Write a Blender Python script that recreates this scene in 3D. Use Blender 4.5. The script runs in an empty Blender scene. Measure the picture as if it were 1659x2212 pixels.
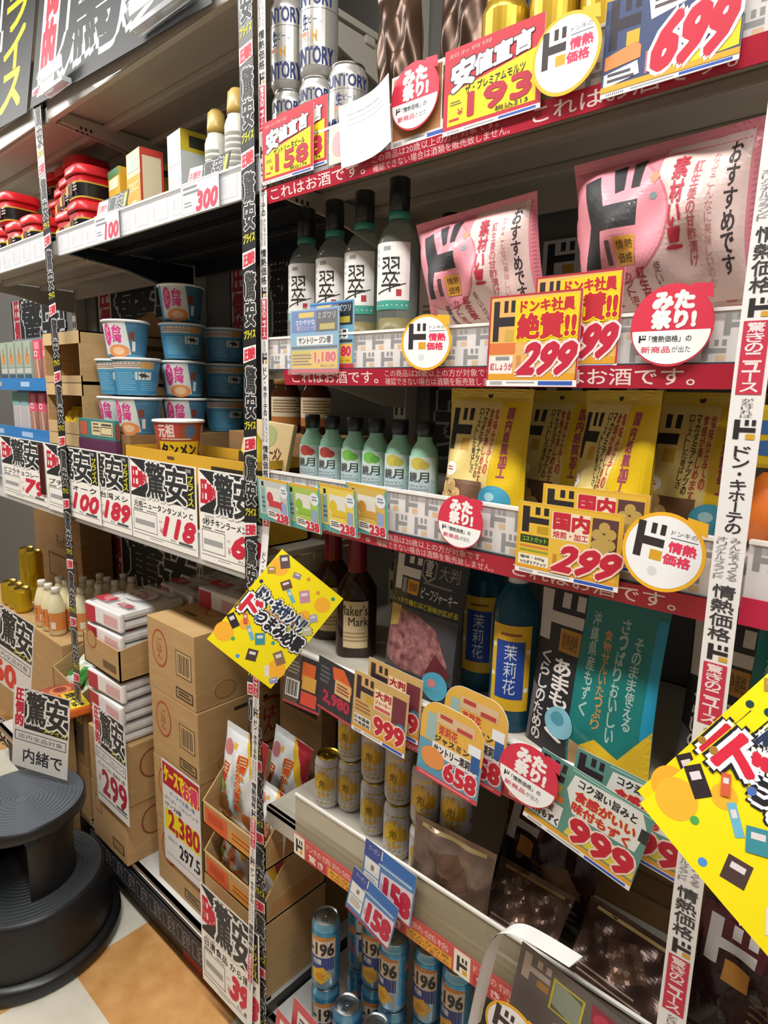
import bpy, bmesh, math, random
from mathutils import Vector, Matrix
sc = bpy.context.scene
COL = sc.collection
rnd = random.Random(11)
PI = math.pi

# ---------------------------------------------------------------- camera
F_PX = 1371.75
CAM = Vector((1.03, -0.78, 1.595))
PITCH, ROLL, YAW = 0.1806, 0.0243, 0.7271
FW = Vector((-math.sin(YAW) * math.cos(PITCH), math.cos(YAW) * math.cos(PITCH), -math.sin(PITCH)))
RT = Vector((math.cos(YAW), math.sin(YAW), 0))
UP = RT.cross(FW)
RIGHT = RT * math.cos(ROLL) + UP * math.sin(ROLL)
UPV = UP * math.cos(ROLL) - RT * math.sin(ROLL)
cd = bpy.data.cameras.new('camera')
cam = bpy.data.objects.new('camera', cd)
COL.objects.link(cam)
cd.sensor_fit = 'VERTICAL'
cd.sensor_height = 24.0
cd.lens = F_PX * 24.0 / 2212
cd.clip_start = 0.02
Mw = Matrix.Identity(4)
for i in range(3):
    Mw[i][0], Mw[i][1], Mw[i][2], Mw[i][3] = RIGHT[i], UPV[i], -FW[i], CAM[i]
cam.matrix_world = Mw
sc.camera = cam

# ---------------------------------------------------------------- light and exposure
sc.view_settings.view_transform = 'Standard'
sc.view_settings.look = 'None'
sc.view_settings.gamma = 1.0
sc.view_settings.use_curve_mapping = False
sc.view_settings.exposure = 0.0
w = bpy.data.worlds.new('store_air')
sc.world = w
w.use_nodes = True
w.node_tree.nodes['Background'].inputs[0].default_value = (0.86, 0.9, 0.94, 1)
w.node_tree.nodes['Background'].inputs[1].default_value = 0.17
LAMPS = [(-3.3, -0.76), (-1.9, -0.76), (-0.5, -0.76), (0.9, -0.76), (2.3, -0.76)]
for lx, ly in LAMPS:
    ld = bpy.data.lights.new('tube_light', 'AREA')
    ld.shape = 'RECTANGLE'
    ld.size, ld.size_y = 1.15, 0.16
    ld.energy = 30
    ld.color = (1.0, 0.985, 0.95)
    lo = bpy.data.objects.new('tube_light', ld)
    lo.location = (lx, ly, 2.93)
    COL.objects.link(lo)

# ---------------------------------------------------------------- materials
MATS = {}
def s2l(c):
    c /= 255.0
    return c / 12.92 if c <= 0.04045 else ((c + 0.055) / 1.055) ** 2.4
def rgb(h):
    return tuple(s2l(int(h[i:i + 2], 16)) for i in (0, 2, 4)) + (1.0,)
FIN = {'': ('paper', .55, 0, 0), 'p': ('plastic', .33, 0, 0), 'g': ('gloss', .16, 0, 0), 'm': ('metal', .28, 1, 0),
       'f': ('foil', .27, .55, 0), 'x': ('glass', .03, 0, 1), 't': ('tinted', .08, 0, .62), 'r': ('rough', .85, 0, 0)}
def M(key):
    """'rrggbb' or 'rrggbb:finish'"""
    if key in MATS: return MATS[key]
    hx, _, fin = key.partition(':')
    nm, ro, me, tr = FIN[fin]
    m = bpy.data.materials.new(nm + '_' + hx)
    m.use_nodes = True
    b = m.node_tree.nodes['Principled BSDF']
    b.inputs['Base Color'].default_value = rgb(hx)
    b.inputs['Roughness'].default_value = ro
    b.inputs['Metallic'].default_value = me
    b.inputs['Transmission Weight'].default_value = tr
    if tr: b.inputs['IOR'].default_value = 1.3
    MATS[key] = m
    return m
def film(name, alpha, tint='ffffff', rough=.06):
    """thin clear plastic sheet: mostly see-through with a glossy surface"""
    m = bpy.data.materials.new(name)
    m.use_nodes = True
    nt = m.node_tree
    b = nt.nodes['Principled BSDF']
    b.inputs['Base Color'].default_value = rgb(tint)
    b.inputs['Roughness'].default_value = rough
    b.inputs['Alpha'].default_value = alpha
    MATS[name] = m
    return m
film('clear_film', .16)
film('bottle_clear', .3, 'aab5ae', .04)
film('bottle_mint', .82, 'a8dfc2', .05)
film('clear_guard', .5, 'b3a98e', .12)
film('clear_wrap', .22, 'f4f6f8', .1)
def noisy(name, c1, c2, scale, rough=.6, bump=0.0, stretch=(1, 1, 1)):
    m = bpy.data.materials.new(name)
    m.use_nodes = True
    nt = m.node_tree
    b = nt.nodes['Principled BSDF']
    tc = nt.nodes.new('ShaderNodeTexCoord')
    mp = nt.nodes.new('ShaderNodeMapping')
    mp.inputs['Scale'].default_value = stretch
    nz = nt.nodes.new('ShaderNodeTexNoise')
    nz.inputs['Scale'].default_value = scale
    nz.inputs['Detail'].default_value = 5
    cr = nt.nodes.new('ShaderNodeValToRGB')
    cr.color_ramp.elements[0].color = rgb(c1)
    cr.color_ramp.elements[1].color = rgb(c2)
    cr.color_ramp.elements[0].position = .3
    cr.color_ramp.elements[1].position = .7
    nt.links.new(tc.outputs['Object'], mp.inputs[0])
    nt.links.new(mp.outputs[0], nz.inputs['Vector'])
    nt.links.new(nz.outputs[0], cr.inputs[0])
    nt.links.new(cr.outputs[0], b.inputs['Base Color'])
    b.inputs['Roughness'].default_value = rough
    if bump:
        bp = nt.nodes.new('ShaderNodeBump')
        bp.inputs['Strength'].default_value = bump
        bp.inputs['Distance'].default_value = .002
        nt.links.new(nz.outputs[0], bp.inputs['Height'])
        nt.links.new(bp.outputs[0], b.inputs['Normal'])
    MATS[name] = m
    return m
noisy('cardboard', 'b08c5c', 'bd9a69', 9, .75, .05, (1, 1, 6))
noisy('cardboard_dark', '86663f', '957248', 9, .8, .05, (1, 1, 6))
noisy('shelf_metal', 'b4aea1', 'beb9ac', 3, .38)
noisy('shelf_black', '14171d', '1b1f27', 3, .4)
noisy('stool_plastic', '101113', '16181b', 60, .42, .12)
noisy('jerky_meat', '552730', 'a5706c', 75, .45, .3)

# ---------------------------------------------------------------- mesh helpers
class G:
    def __init__(s): s.v, s.f, s.m, s.s, s.keys = [], [], [], [], []
    def mi(s, k):
        if k not in s.keys: s.keys.append(k)
        return s.keys.index(k)
    def add(s, vs, fs, k, smooth=False):
        o = len(s.v); i = s.mi(k)
        s.v.extend(tuple(p) for p in vs)
        for f in fs:
            s.f.append(tuple(o + q for q in f)); s.m.append(i); s.s.append(smooth)
        return s
    def box(s, x0, y0, z0, x1, y1, z1, k, bev=0.0, T=None):
        bm = bmesh.new()
        bmesh.ops.create_cube(bm, size=1)
        for v in bm.verts:
            v.co = Vector(((x0 + x1) / 2 + v.co.x * (x1 - x0), (y0 + y1) / 2 + v.co.y * (y1 - y0), (z0 + z1) / 2 + v.co.z * (z1 - z0)))
        if bev: bmesh.ops.bevel(bm, geom=bm.edges[:], offset=bev, segments=2, profile=.6, affect='EDGES')
        s.bm(bm, k, T=T); return s
    def bm(s, bm, k, smooth=False, T=None):
        bm.verts.index_update()
        vs = [(T @ v.co if T else v.co) for v in bm.verts]
        s.add(vs, [[v.index for v in f.verts] for f in bm.faces], k, smooth)
        bm.free()
    def lathe(s, prof, k, seg=24, cx=0, cy=0, smooth=True, a0=0, a1=2 * PI, wob=None):
        """prof: (r, z) pairs; k: one material or a list, one per segment"""
        n = len(prof); full = abs(a1 - a0 - 2 * PI) < 1e-6; m = seg if full else seg + 1
        base = len(s.v)
        for (r, z) in prof:
            for j in range(m):
                a = a0 + (a1 - a0) * j / seg
                rr = r * (wob(a, z) if wob else 1)
                s.v.append((cx + rr * math.cos(a), cy + rr * math.sin(a), z))
        for i in range(n - 1):
            q = s.mi(k[i] if isinstance(k, list) else k)
            for j in range(seg):
                j2 = (j + 1) % m
                s.f.append((base + i * m + j, base + i * m + j2, base + (i + 1) * m + j2, base + (i + 1) * m + j))
                s.m.append(q); s.s.append(smooth)
        return s
    def tube(s, pts, r, k, seg=8):
        pts = [Vector(p) for p in pts]; base = len(s.v); q = s.mi(k)
        for i, p in enumerate(pts):
            t = (pts[min(i + 1, len(pts) - 1)] - pts[max(i - 1, 0)]).normalized()
            a = t.cross(Vector((0, 0, 1)))
            if a.length < .05: a = t.cross(Vector((0, 1, 0)))
            a.normalize(); b = t.cross(a)
            rr = r[i] if isinstance(r, (list, tuple)) else r
            for j in range(seg):
                an = 2 * PI * j / seg
                s.v.append(tuple(p + a * math.cos(an) * rr + b * math.sin(an) * rr))
        for i in range(len(pts) - 1):
            for j in range(seg):
                j2 = (j + 1) % seg
                s.f.append((base + i * seg + j, base + i * seg + j2, base + (i + 1) * seg + j2, base + (i + 1) * seg + j)); s.m.append(q); s.s.append(True)
        s.f.append(tuple(base + j for j in range(seg))); s.m.append(q); s.s.append(False)
        s.f.append(tuple(base + (len(pts) - 1) * seg + j for j in range(seg))); s.m.append(q); s.s.append(False)
        return s
    def plate(s, pts, y0, y1, k):
        """extrude an (x, z) outline from y0 to y1"""
        n = len(pts)
        vs = [(x, y0, z) for x, z in pts] + [(x, y1, z) for x, z in pts]
        fs = [tuple(range(n)), tuple(range(2 * n - 1, n - 1, -1))] + [(i, i + n, (i + 1) % n + n, (i + 1) % n) for i in range(n)]
        return s.add(vs, fs, k)
    def grid(s, nx, ny, fn, k, smooth=True):
        vs = [fn(i / nx, j / ny) for j in range(ny + 1) for i in range(nx + 1)]
        fs = [(j * (nx + 1) + i, j * (nx + 1) + i + 1, (j + 1) * (nx + 1) + i + 1, (j + 1) * (nx + 1) + i) for j in range(ny) for i in range(nx)]
        return s.add(vs, fs, k, smooth)
    def pr(s, P, surf, lift=0.0003, step=0.00014):
        # ink layers: each print sits one thin step above whatever it overlaps
        bx = {}
        for vs, fs, k, lay in P.items:
            n = int(lay + .001); b = bx.setdefault(n, [9, 9, -9, -9])
            for x, y in vs:
                if x < b[0]: b[0] = x
                if y < b[1]: b[1] = y
                if x > b[2]: b[2] = x
                if y > b[3]: b[3] = y
        lv = {}
        for n in sorted(bx):
            a = bx[n]; m = 0
            for o, l in lv.items():
                b = bx[o]
                if l > m and a[0] < b[2] and b[0] < a[2] and a[1] < b[3] and b[1] < a[3]: m = l
            lv[n] = m + 1
        for vs, fs, k, lay in P.items:
            n = int(lay + .001); h = lift + (lv[n] + .3 * (lay - n)) * step
            s.add([surf(x, y, h) for x, y in vs], fs, k)
        return s
    def build(s, name, parent=None, label=None, cat=None, group=None, loc=None, rz=0, kind=None):
        me = bpy.data.meshes.new(name)
        me.from_pydata(s.v, [], s.f)
        for k in s.keys: me.materials.append(M(k))
        me.polygons.foreach_set('material_index', s.m)
        me.polygons.foreach_set('use_smooth', s.s)
        me.update()
        o = bpy.data.objects.new(name, me)
        COL.objects.link(o)
        if parent: o.parent = parent
        if loc: o.location = loc
        o.rotation_euler.z = rz
        tag(o, label, cat, group, kind)
        return o
def tag(o, label=None, cat=None, group=None, kind=None):
    if label: o['label'] = label
    if cat: o['category'] = cat
    if group: o['group'] = group
    if kind: o['kind'] = kind
def thing(name, label, cat, loc=(0, 0, 0), rz=0, group=None):
    o = bpy.data.objects.new(name, None)
    o.empty_display_size = .02
    COL.objects.link(o); o.location = loc; o.rotation_euler.z = rz
    tag(o, label, cat, group); return o
def dup(root, loc, rz=0, label=None, group=None, tilt=None):
    def cp(o, par):
        c = o.copy(); COL.objects.link(c)
        if par: c.parent = par
        for ch in [x for x in bpy.data.objects if x.parent == o]: cp(ch, c)
        return c
    r = cp(root, None); r.location = loc; r.rotation_euler.z = rz
    if tilt: r.rotation_euler.x, r.rotation_euler.y = tilt
    if label: r['label'] = label
    if group: r['group'] = group
    return r

# ---------------------------------------------------------------- printing (lettering and marks as real thin ink layers)
TX = {}
def glyphs(s, b):
    k = (s, b)
    if k not in TX:
        c = bpy.data.curves.new('lettering', 'FONT')
        c.body = s; c.size = 1; c.resolution_u = 2; c.offset = b; c.fill_mode = 'FRONT'
        o = bpy.data.objects.new('lettering', c)
        me = o.to_mesh()
        vs = [(v.co.x, v.co.y) for v in me.vertices]; fs = [tuple(p.vertices) for p in me.polygons]
        o.to_mesh_clear(); bpy.data.objects.remove(o); bpy.data.curves.remove(c)
        xs = [v[0] for v in vs] or [0, 1]; ys = [v[1] for v in vs] or [0, 1]
        TX[k] = (vs, fs, (min(xs), min(ys), max(xs), max(ys)))
    return TX[k]
class P:
    """prints on a w x h sheet; positions are fractions, x to the right, y downwards from the top"""
    def __init__(s, w, h, x0=0, y0=0): s.w, s.h, s.items, s.lay, s.x0, s.y0, s.A = w, h, [], 0, x0, y0, None
    def mp(s, x, y):
        if s.A:
            cx, cy, a, sc_ = s.A
            X, Y = (x - .5) * s.w * sc_, (.5 - y) * s.h * sc_
            return (s.x0 + (cx - .5) * s.w + X * math.cos(a) - Y * math.sin(a), s.y0 + (1 - cy) * s.h + X * math.sin(a) + Y * math.cos(a))
        return (s.x0 + (x - .5) * s.w, s.y0 + (1 - y) * s.h)
    def at(s, cx, cy, a, sc_=1.0): s.A = (cx, cy, a, sc_); return s
    def off(s): s.A = None; return s
    def poly(s, pts, k):
        s.lay += 1
        s.items.append(([s.mp(*p) for p in pts], [tuple(range(len(pts)))], k, s.lay)); return s
    def rect(s, x0, y0, x1, y1, k): return s.poly([(x0, y1), (x1, y1), (x1, y0), (x0, y0)], k)
    def ell(s, cx, cy, rx, ry, k, n=28): return s.poly([(cx + rx * math.cos(-2 * PI * i / n), cy + ry * math.sin(-2 * PI * i / n)) for i in range(n)], k)
    def frame(s, x0, y0, x1, y1, t, k):
        u = t * s.h / s.w
        for r in ((x0, y0, x1, y0 + t), (x0, y1 - t, x1, y1), (x0, y0, x0 + u, y1), (x1 - u, y0, x1, y1)): s.rect(*r, k)
        return s
    def tb(s, t, x0, y0, x1, y1, k, b=.02, out=None, slant=0, rise=0):
        """text stretched into the box; out = [(colour, extra weight), ...] drawn behind; rise lifts the right end"""
        _, _, (bx0, by0, bx1, by1) = glyphs(t, 0)
        vs, fs, _ = glyphs(t, 0)
        H = max(by1 - by0, 1e-6); W = max(bx1 - bx0, 1e-6)
        q0 = [((x - bx0) / W, (y - by0) / H) for x, y in vs]
        em = (y1 - y0) / H * s.h                    # printed size of one em
        for kk, e in (out or []) + [(k, 0)]:
            rad = b + e
            n = 0 if rad < .008 else (4 if rad < .05 else 8)
            offs = [(0, 0)] if not n else [(rad * math.cos(2 * PI * (i + .5) / n), rad * math.sin(2 * PI * (i + .5) / n)) for i in range(n)]
            s.lay += 1
            for i, (dx, dy) in enumerate(offs):
                fx, fy = dx * em / s.w, dy * em / s.h
                q = [s.mp(x0 + (x1 - x0) * u + slant * (v - .5) + fx, y1 - (y1 - y0) * v - rise * (u - .5) - fy) for u, v in q0]
                s.items.append((q, fs, kk, s.lay + .06 * i))
        return s
    def tv(s, t, x0, y0, x1, y1, k, b=.02, out=None):
        n = len(t)
        for i, ch in enumerate(t):
            a, c = y0 + (y1 - y0) * i / n, y0 + (y1 - y0) * (i + .92) / n
            if ch == 'ー': s.rect((x0 + x1) / 2 - .07 * (x1 - x0), a, (x0 + x1) / 2 + .07 * (x1 - x0), c, k)
            elif ch == '・': s.ell((x0 + x1) / 2, (a + c) / 2, .12 * (x1 - x0), .12 * (x1 - x0) * s.w / s.h, k, 12)
            else: s.tb(ch, x0, a, x1, c, k, b, out)
        return s
    def lines(s, x0, y0, x1, y1, n, k, fill=.5):
        for i in range(n):
            a = y0 + (y1 - y0) * i / n
            s.rect(x0, a, x0 + (x1 - x0) * (1 if i % 3 else .86), a + (y1 - y0) / n * fill, k)
        return s
    def do(s, x0, y0, x1, y1, k='2a2328', gold='d9a32b'):
        """the store brand's block-letter mark"""
        X = lambda u: x0 + (x1 - x0) * u
        Y = lambda u: y0 + (y1 - y0) * u
        for a in ((0, 0, .27, 1), (.27, .4, 1, .63), (.48, 0, .66, .29), (.8, 0, .98, .29)): s.rect(X(a[0]), Y(a[1]), X(a[2]), Y(a[3]), k)
        if gold: s.rect(X(.58), Y(.72), X(1), Y(1), gold)
        return s
    def fine(s, L):
        """cut long edges so that the print can follow a curved surface"""
        out = []
        for vs, fs, k, lay in s.items:
            if max(max(v[0] for v in vs) - min(v[0] for v in vs), max(v[1] for v in vs) - min(v[1] for v in vs)) > L:
                bm = bmesh.new()
                bv = [bm.verts.new((x, y, 0)) for x, y in vs]
                for f in fs:
                    try: bm.faces.new([bv[i] for i in f])
                    except ValueError: pass
                bmesh.ops.triangulate(bm, faces=[f for f in bm.faces if len(f.verts) > 4 or max(e.calc_length() for e in f.edges) > L])
                for _ in range(6):
                    es = [e for e in bm.edges if e.calc_length() > L]
                    if not es: break
                    bmesh.ops.subdivide_edges(bm, edges=es, cuts=1)
                    bmesh.ops.triangulate(bm, faces=[f for f in bm.faces if len(f.verts) > 4])
                bm.verts.index_update()
                vs = [(v.co.x, v.co.y) for v in bm.verts]; fs = [tuple(v.index for v in f.verts) for f in bm.faces]
                bm.free()
            out.append((vs, fs, k, lay))
        s.items = out
        return s
FRONT = lambda x, y, h: (x, -h, y)
def face_front(y, ox=0, oz=0): return lambda X, Y, h: (ox + X, y - h, oz + Y)
def face_right(x, oy=0, oz=0): return lambda X, Y, h: (x + h, oy + X, oz + Y)
def face_top(z, ox=0, oy=0): return lambda X, Y, h: (ox + X, oy + Y, z + h)
def cyl(r, a0=0.0, oz=0, rf=None):
    def f(X, Y, h):
        R = (rf(Y) if rf else r) + h
        a = X / r + a0
        return (R * math.sin(a), -R * math.cos(a), oz + Y)
    return f
def ray(px, py): return FW * F_PX + RIGHT * (px - 829.5) - UPV * (py - 1106)
def on_y(px, py, y):
    """point of the photograph's sight line at depth y"""
    d = ray(px, py); return CAM + d * ((y - CAM.y) / d.y)
def on_z(px, py, z):
    d = ray(px, py); return CAM + d * ((z - CAM.z) / d.z)
def X_(px, py, y): return on_y(px, py, y).x

# ================================================================ the setting
XL, XM, XR = -0.919, 0.0, 0.869
YB = 0.47                       # back panel
def floor_mat():
    m = bpy.data.materials.new('vinyl_tiles'); m.use_nodes = True
    nt = m.node_tree; b = nt.nodes['Principled BSDF']
    tc = nt.nodes.new('ShaderNodeTexCoord')
    mp = nt.nodes.new('ShaderNodeMapping'); mp.inputs['Location'].default_value = (.6 / .45 + 21, .21 / .45 + 20, .5); mp.inputs['Scale'].default_value = (1 / .45, 1 / .45, 0)
    ck = nt.nodes.new('ShaderNodeTexChecker'); ck.inputs['Scale'].default_value = 1
    nt.links.new(tc.outputs['Object'], mp.inputs[0]); nt.links.new(mp.outputs[0], ck.inputs[0])
    def mot(c1, c2):
        nz = nt.nodes.new('ShaderNodeTexNoise'); nz.inputs['Scale'].default_value = 14; nz.inputs['Detail'].default_value = 6
        nt.links.new(tc.outputs['Object'], nz.inputs[0])
        cr = nt.nodes.new('ShaderNodeValToRGB'); cr.color_ramp.elements[0].color = rgb(c1); cr.color_ramp.elements[1].color = rgb(c2)
        cr.color_ramp.elements[0].position = .35; cr.color_ramp.elements[1].position = .65
        nt.links.new(nz.outputs[0], cr.inputs[0]); return cr.outputs[0]
    nt.links.new(mot('c08a4e', 'd3a266'), ck.inputs[1]); nt.links.new(mot('cfc9b8', 'dad5c6'), ck.inputs[2])
    nt.links.new(ck.outputs[0], b.inputs['Base Color']); b.inputs['Roughness'].default_value = .38
    MATS['vinyl_tiles'] = m
floor_mat()
G().box(-9, -2.4, -.05, 3.5, .6, 0, 'vinyl_tiles').build('floor', kind='structure')
G().box(-9, -2.4, 3.0, 3.5, .6, 3.06, 'e8e8e4').build('ceiling', kind='structure')
G().box(-9, YB, 0, 3.5, YB + .05, 3.0, '6b6a67').build('wall_back', kind='structure')
G().box(-9, -2.45, 0, 3.5, -2.4, 3.0, '8f8a84').build('wall_opposite', kind='structure')
for lx, ly in LAMPS:
    t = thing('ceiling_lamp', 'long white tube lamp on the ceiling over the aisle', 'ceiling lamp', (lx, ly, 3.0), group='tube lamps over the aisle')
    g = G(); g.box(-.62, -.11, -.03, .62, .11, 0, 'e8e8e8:p', .006); g.build('lamp_housing', t)

# uprights, shelves, rails
def upright(x, label, both=True):
    g = G(); g.box(x - .02, .425, 0, x + .02, YB, 2.98, 'shelf_metal', .003)
    for k in range(58):
        for dx in (-.009, .009): g.box(x + dx - .003, .4235, .1 + k * .05, x + dx + .003, .4251, .125 + k * .05, '151515')
    return g.build('shelf_upright', label=label, cat='shelf post')
upright(XL, 'slotted metal shelf post behind the noodle cups at the left bay edge')
upright(XM, 'slotted metal shelf post behind the striped black price banner in the middle')
upright(XR, 'slotted metal shelf post behind the white banner at the right bay edge')
upright(XL - .92, 'slotted metal shelf post far left behind the tins')

def shelf(name, label, x0, x1, ztop, mat='shelf_metal', lip=.05, y0=0.004, thick=.014):
    t = thing(name, label, 'shelf', ((x0 + x1) / 2, 0, ztop))
    hw = (x1 - x0) / 2 - .004
    g = G(); g.box(-hw, y0, -thick, hw, .44, 0, mat, .002)
    g.box(-hw, y0, -lip, hw, y0 + .012, 0, mat, .002)
    g.box(-hw, .428, -lip, hw, .44, 0, mat, .002)
    for yy in (.15, .29): g.box(-hw, yy, -.032, hw, yy + .03, -thick, mat, .004)
    g.build('deck', t)
    for sx in (-1, 1):
        b = G()
        x = sx * (hw - .008)
        pts = [(.03, -.02), (.43, -.02), (.43, -.105), (.36, -.10), (.2, -.062), (.03, -.045)]
        n = len(pts)
        vs = [(x - .004, y, z) for y, z in pts] + [(x + .004, y, z) for y, z in pts]
        fs = [tuple(range(n)), tuple(range(2 * n - 1, n - 1, -1))] + [(i, (i + 1) % n, (i + 1) % n + n, i + n) for i in range(n)]
        b.add(vs, fs, mat)
        for q in range(3): b.box(x - .0046, .08 + q * .014, -.05, x + .0046, .086 + q * .014, -.042, '2a2a2a')
        b.build('shelf_bracket', t)
    return t
RA, RB, RC, RD = 2.018, 1.694, 1.443, 1.096      # top edges of the price rails
ZA, ZB, ZC, ZD, ZE = 2.01, 1.672, 1.419, 1.072, .697  # decks, a little lower
ZL1, ZL2, ZL3, ZBASE = 2.355, 2.014, 1.262, .185
shelf('metal_shelf', 'beige metal shelf over the aisle holding the stacked silver beer cans', XM, XR, ZA)
shelf('metal_shelf', 'beige metal shelf carrying clear gin bottles and pink pouches', XM, XR, ZB)
shelf('metal_shelf', 'beige metal shelf under the small green bottles and yellow nut pouches', XM, XR, ZC)
shelf('metal_shelf', 'beige metal shelf under the red-capped whiskey bottles', XM, XR, ZD)
shelf('metal_shelf', 'lowest beige metal shelf behind a clear guard, under the lemon cans', XM, XR, ZE, lip=.045)
shelf('metal_shelf', 'top beige metal shelf of the left bay behind the big black signs', XL, XM, ZL1)
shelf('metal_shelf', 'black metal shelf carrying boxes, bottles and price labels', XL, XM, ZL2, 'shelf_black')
shelf('metal_shelf', 'white fronted metal shelf under the noodle cups', XL, XM, ZL3)
shelf('metal_shelf', 'top beige metal shelf at far left edge of the view', XL - .92, XL, ZL1)
shelf('metal_shelf', 'beige metal shelf under the red tubs at the far left', XL - .92, XL, ZL2)
shelf('metal_shelf', 'white fronted metal shelf under the chocolate packs at the far left', XL - .92, XL, ZL3)
shelf('metal_shelf', 'beige metal shelf corner past the white banner at the right edge', XR, XR + .5, ZC)
shelf('metal_shelf', 'lowest beige metal shelf corner beyond the white banner', XR, XR + .5, ZE, lip=.045)
# base cabinet plinths
def plinth(x0, x1, label, ZBASE=ZBASE):
    t = thing('base_plinth', label, 'shelf base', ((x0 + x1) / 2, 0, 0))
    hw = (x1 - x0) / 2 - .002
    G().box(-hw, .035, 0, hw, .44, ZBASE - .02, '2b2b2d').build('kick_panel', t)
    G().box(-hw, .0, ZBASE - .02, hw, .44, ZBASE, 'd6d6d2:p', .003).build('base_deck', t, 'pale metal base deck')
    g = G(); g.box(-hw, -.006, ZBASE - .013, hw, .02, ZBASE, 'c9cacb:m', .003); g.build('edge_trim', t, 'silver edge trim')
    return t
plinth(XL - .92, XL, 'dark shelf base far left beside the black step stool')
pl = plinth(XL, XM, 'dark shelf base with silver trim under the carton stacks')
plinth(XM, XR, 'dark shelf base under the blue and silver cans', .14)
# label strip on the base of the left bay
def base_strip():
    wd = XM - XL - .01
    p = P(wd, .075)
    p.rect(0, 0, 1, 1, '26262a')
    for i in range(12):
        x = .01 + i / 12
        p.tb('驚安', x, .18, x + .062, .8, '26262a', .03, [('8c8c90', .05)])
        p.rect(x + .068, .05, x + .07, .95, '6a6a6e')
    p.rect(.82, 0, 1, 1, 'a8383c')
    g = G(); g.box(-wd / 2, -.012, 0, wd / 2, -.009, .075, '26262a'); g.pr(p, face_front(-.012))
    g.build('label_strip', label='black base label strip with white lettering by the carton stacks', cat='label strip', loc=((XL + XM) / 2, 0, .096))
    p = P(wd, .085)
    p.rect(0, 0, 1, 1, '3a3230').rect(.55, .0, .8, 1, 'a8383c').rect(.8, 0, 1, 1, '6f8a5a').tb('プライス', .83, .15, .98, .8, 'c8d0b8', .03)
    g = G(); g.box(-wd / 2, .024, 0, wd / 2, .027, .085, '3a3230'); g.pr(p, face_front(.024))
    g.build('skirting_strip', label='red and green skirting strip at floor level below the price rail', cat='label strip', loc=((XL + XM) / 2, 0, .003))
base_strip()

# price rails of the right bay: white paper with the store mark, clear film over it
def do_rail(label, x0, x1, ztop, h=.058, y=-.004):
    wd = x1 - x0
    t = thing('price_rail', label, 'price rail', ((x0 + x1) / 2, 0, ztop - h))
    g = G(); g.box(-wd / 2, y, 0, wd / 2, y + .006, h, 'e6dfdd:p')
    p = P(wd, h); n = int(wd / .039)
    for i in range(n):
        for r in (0, 1):
            x = (i + .12 + .5 * r) / n
            if x + .62 / n > 1: continue
            p.do(x, .05 + .5 * r, x + .62 / n, .05 + .5 * r + .42)
    g.pr(p, face_front(y)); g.build('rail_paper', t, 'white paper with repeated black block letters')
    c = G(); c.box(-wd / 2, y - .006, -.004, wd / 2, y + .006, .0, '3a3f42:p'); c.box(-wd / 2, y - .006, h, wd / 2, y + .006, h + .004, 'eceae6:g'); c.build('rail_edge', t)
    f = G(); f.box(-wd / 2, y - .0048, 0, wd / 2, y - .0042, h, 'clear_film'); f.build('clear_cover', t, 'clear plastic cover')
    return t
def red_strip(label, x0, x1, z0, h=.027, sag=0.0, starts=((.03, 'big'), (.33, 'small'), (.66, 'big'))):
    wd = x1 - x0
    p = P(wd, h); p.rect(0, 0, 1, 1, 'b3243a:p')
    for s0, kd in starts:
        if kd == 'big': p.tb('これはお酒です。', s0, .14, min(s0 + .28, .99), .86, 'f0dcd8', .012)
        else:
            p.tb('この商品は20歳以上の方が対象です。', s0, .08, s0 + .27, .48, 'eac8c6', .0)
            p.tb('確認できない場合は酒類を販売致しません。', s0, .54, s0 + .29, .94, 'eac8c6', .0)
    p.fine(.04)
    fn = lambda X, Y, hh: (X, -.012 - hh + .004 * (1 - Y / h), Y - sag * math.cos(X / wd * PI))
    g = G(); g.grid(24, 2, lambda u, v: fn((u - .5) * wd, v * h, 0), 'b3243a:p'); g.pr(p, fn)
    g.grid(24, 2, lambda u, v: tuple(Vector(fn((u - .5) * wd, v * h, 0)) + Vector((0, .0012, 0))), 'b3243a:p')
    return g.build('notice_strip', label=label, cat='notice strip', loc=((x0 + x1) / 2, 0, z0))
do_rail('white price rail with block letters under the silver beer cans', .01, .862, RA, .06)
do_rail('white price rail with block letters below the gin bottles', .02, .862, RB, .054)
do_rail('white price rail with block letters below the small green bottles', .02, .862, RC, .066)
do_rail('white price rail with block letters below the whiskey bottles', .06, .862, RD, .05)
do_rail('white price rail corner right of the tall white banner', .878, 1.3, RC + .003, .064)
red_strip('red notice strip under the top shelf of beer cans', .03, .862, 1.932, .026)
red_strip('red notice strip under the shelf of gin bottles', .09, .85, 1.611, .027, starts=((.03, 'big'), (.33, 'small'), (.66, 'big')))
red_strip('red notice strip under the shelf of small green bottles', .07, .858, 1.348, .028, .002, starts=((.03, 'big'), (.33, 'small'), (.66, 'big')))
red_strip('red notice strip under the shelf of whiskey bottles', .12, .858, 1.012, .03, .004)
G().box(.878, -.014, 1.355, .93, -.012, 1.387, 'c22a48:p', .0005).build('notice_strip', label='short red notice strip past the white banner by the teal pouch', cat='notice strip')

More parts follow.
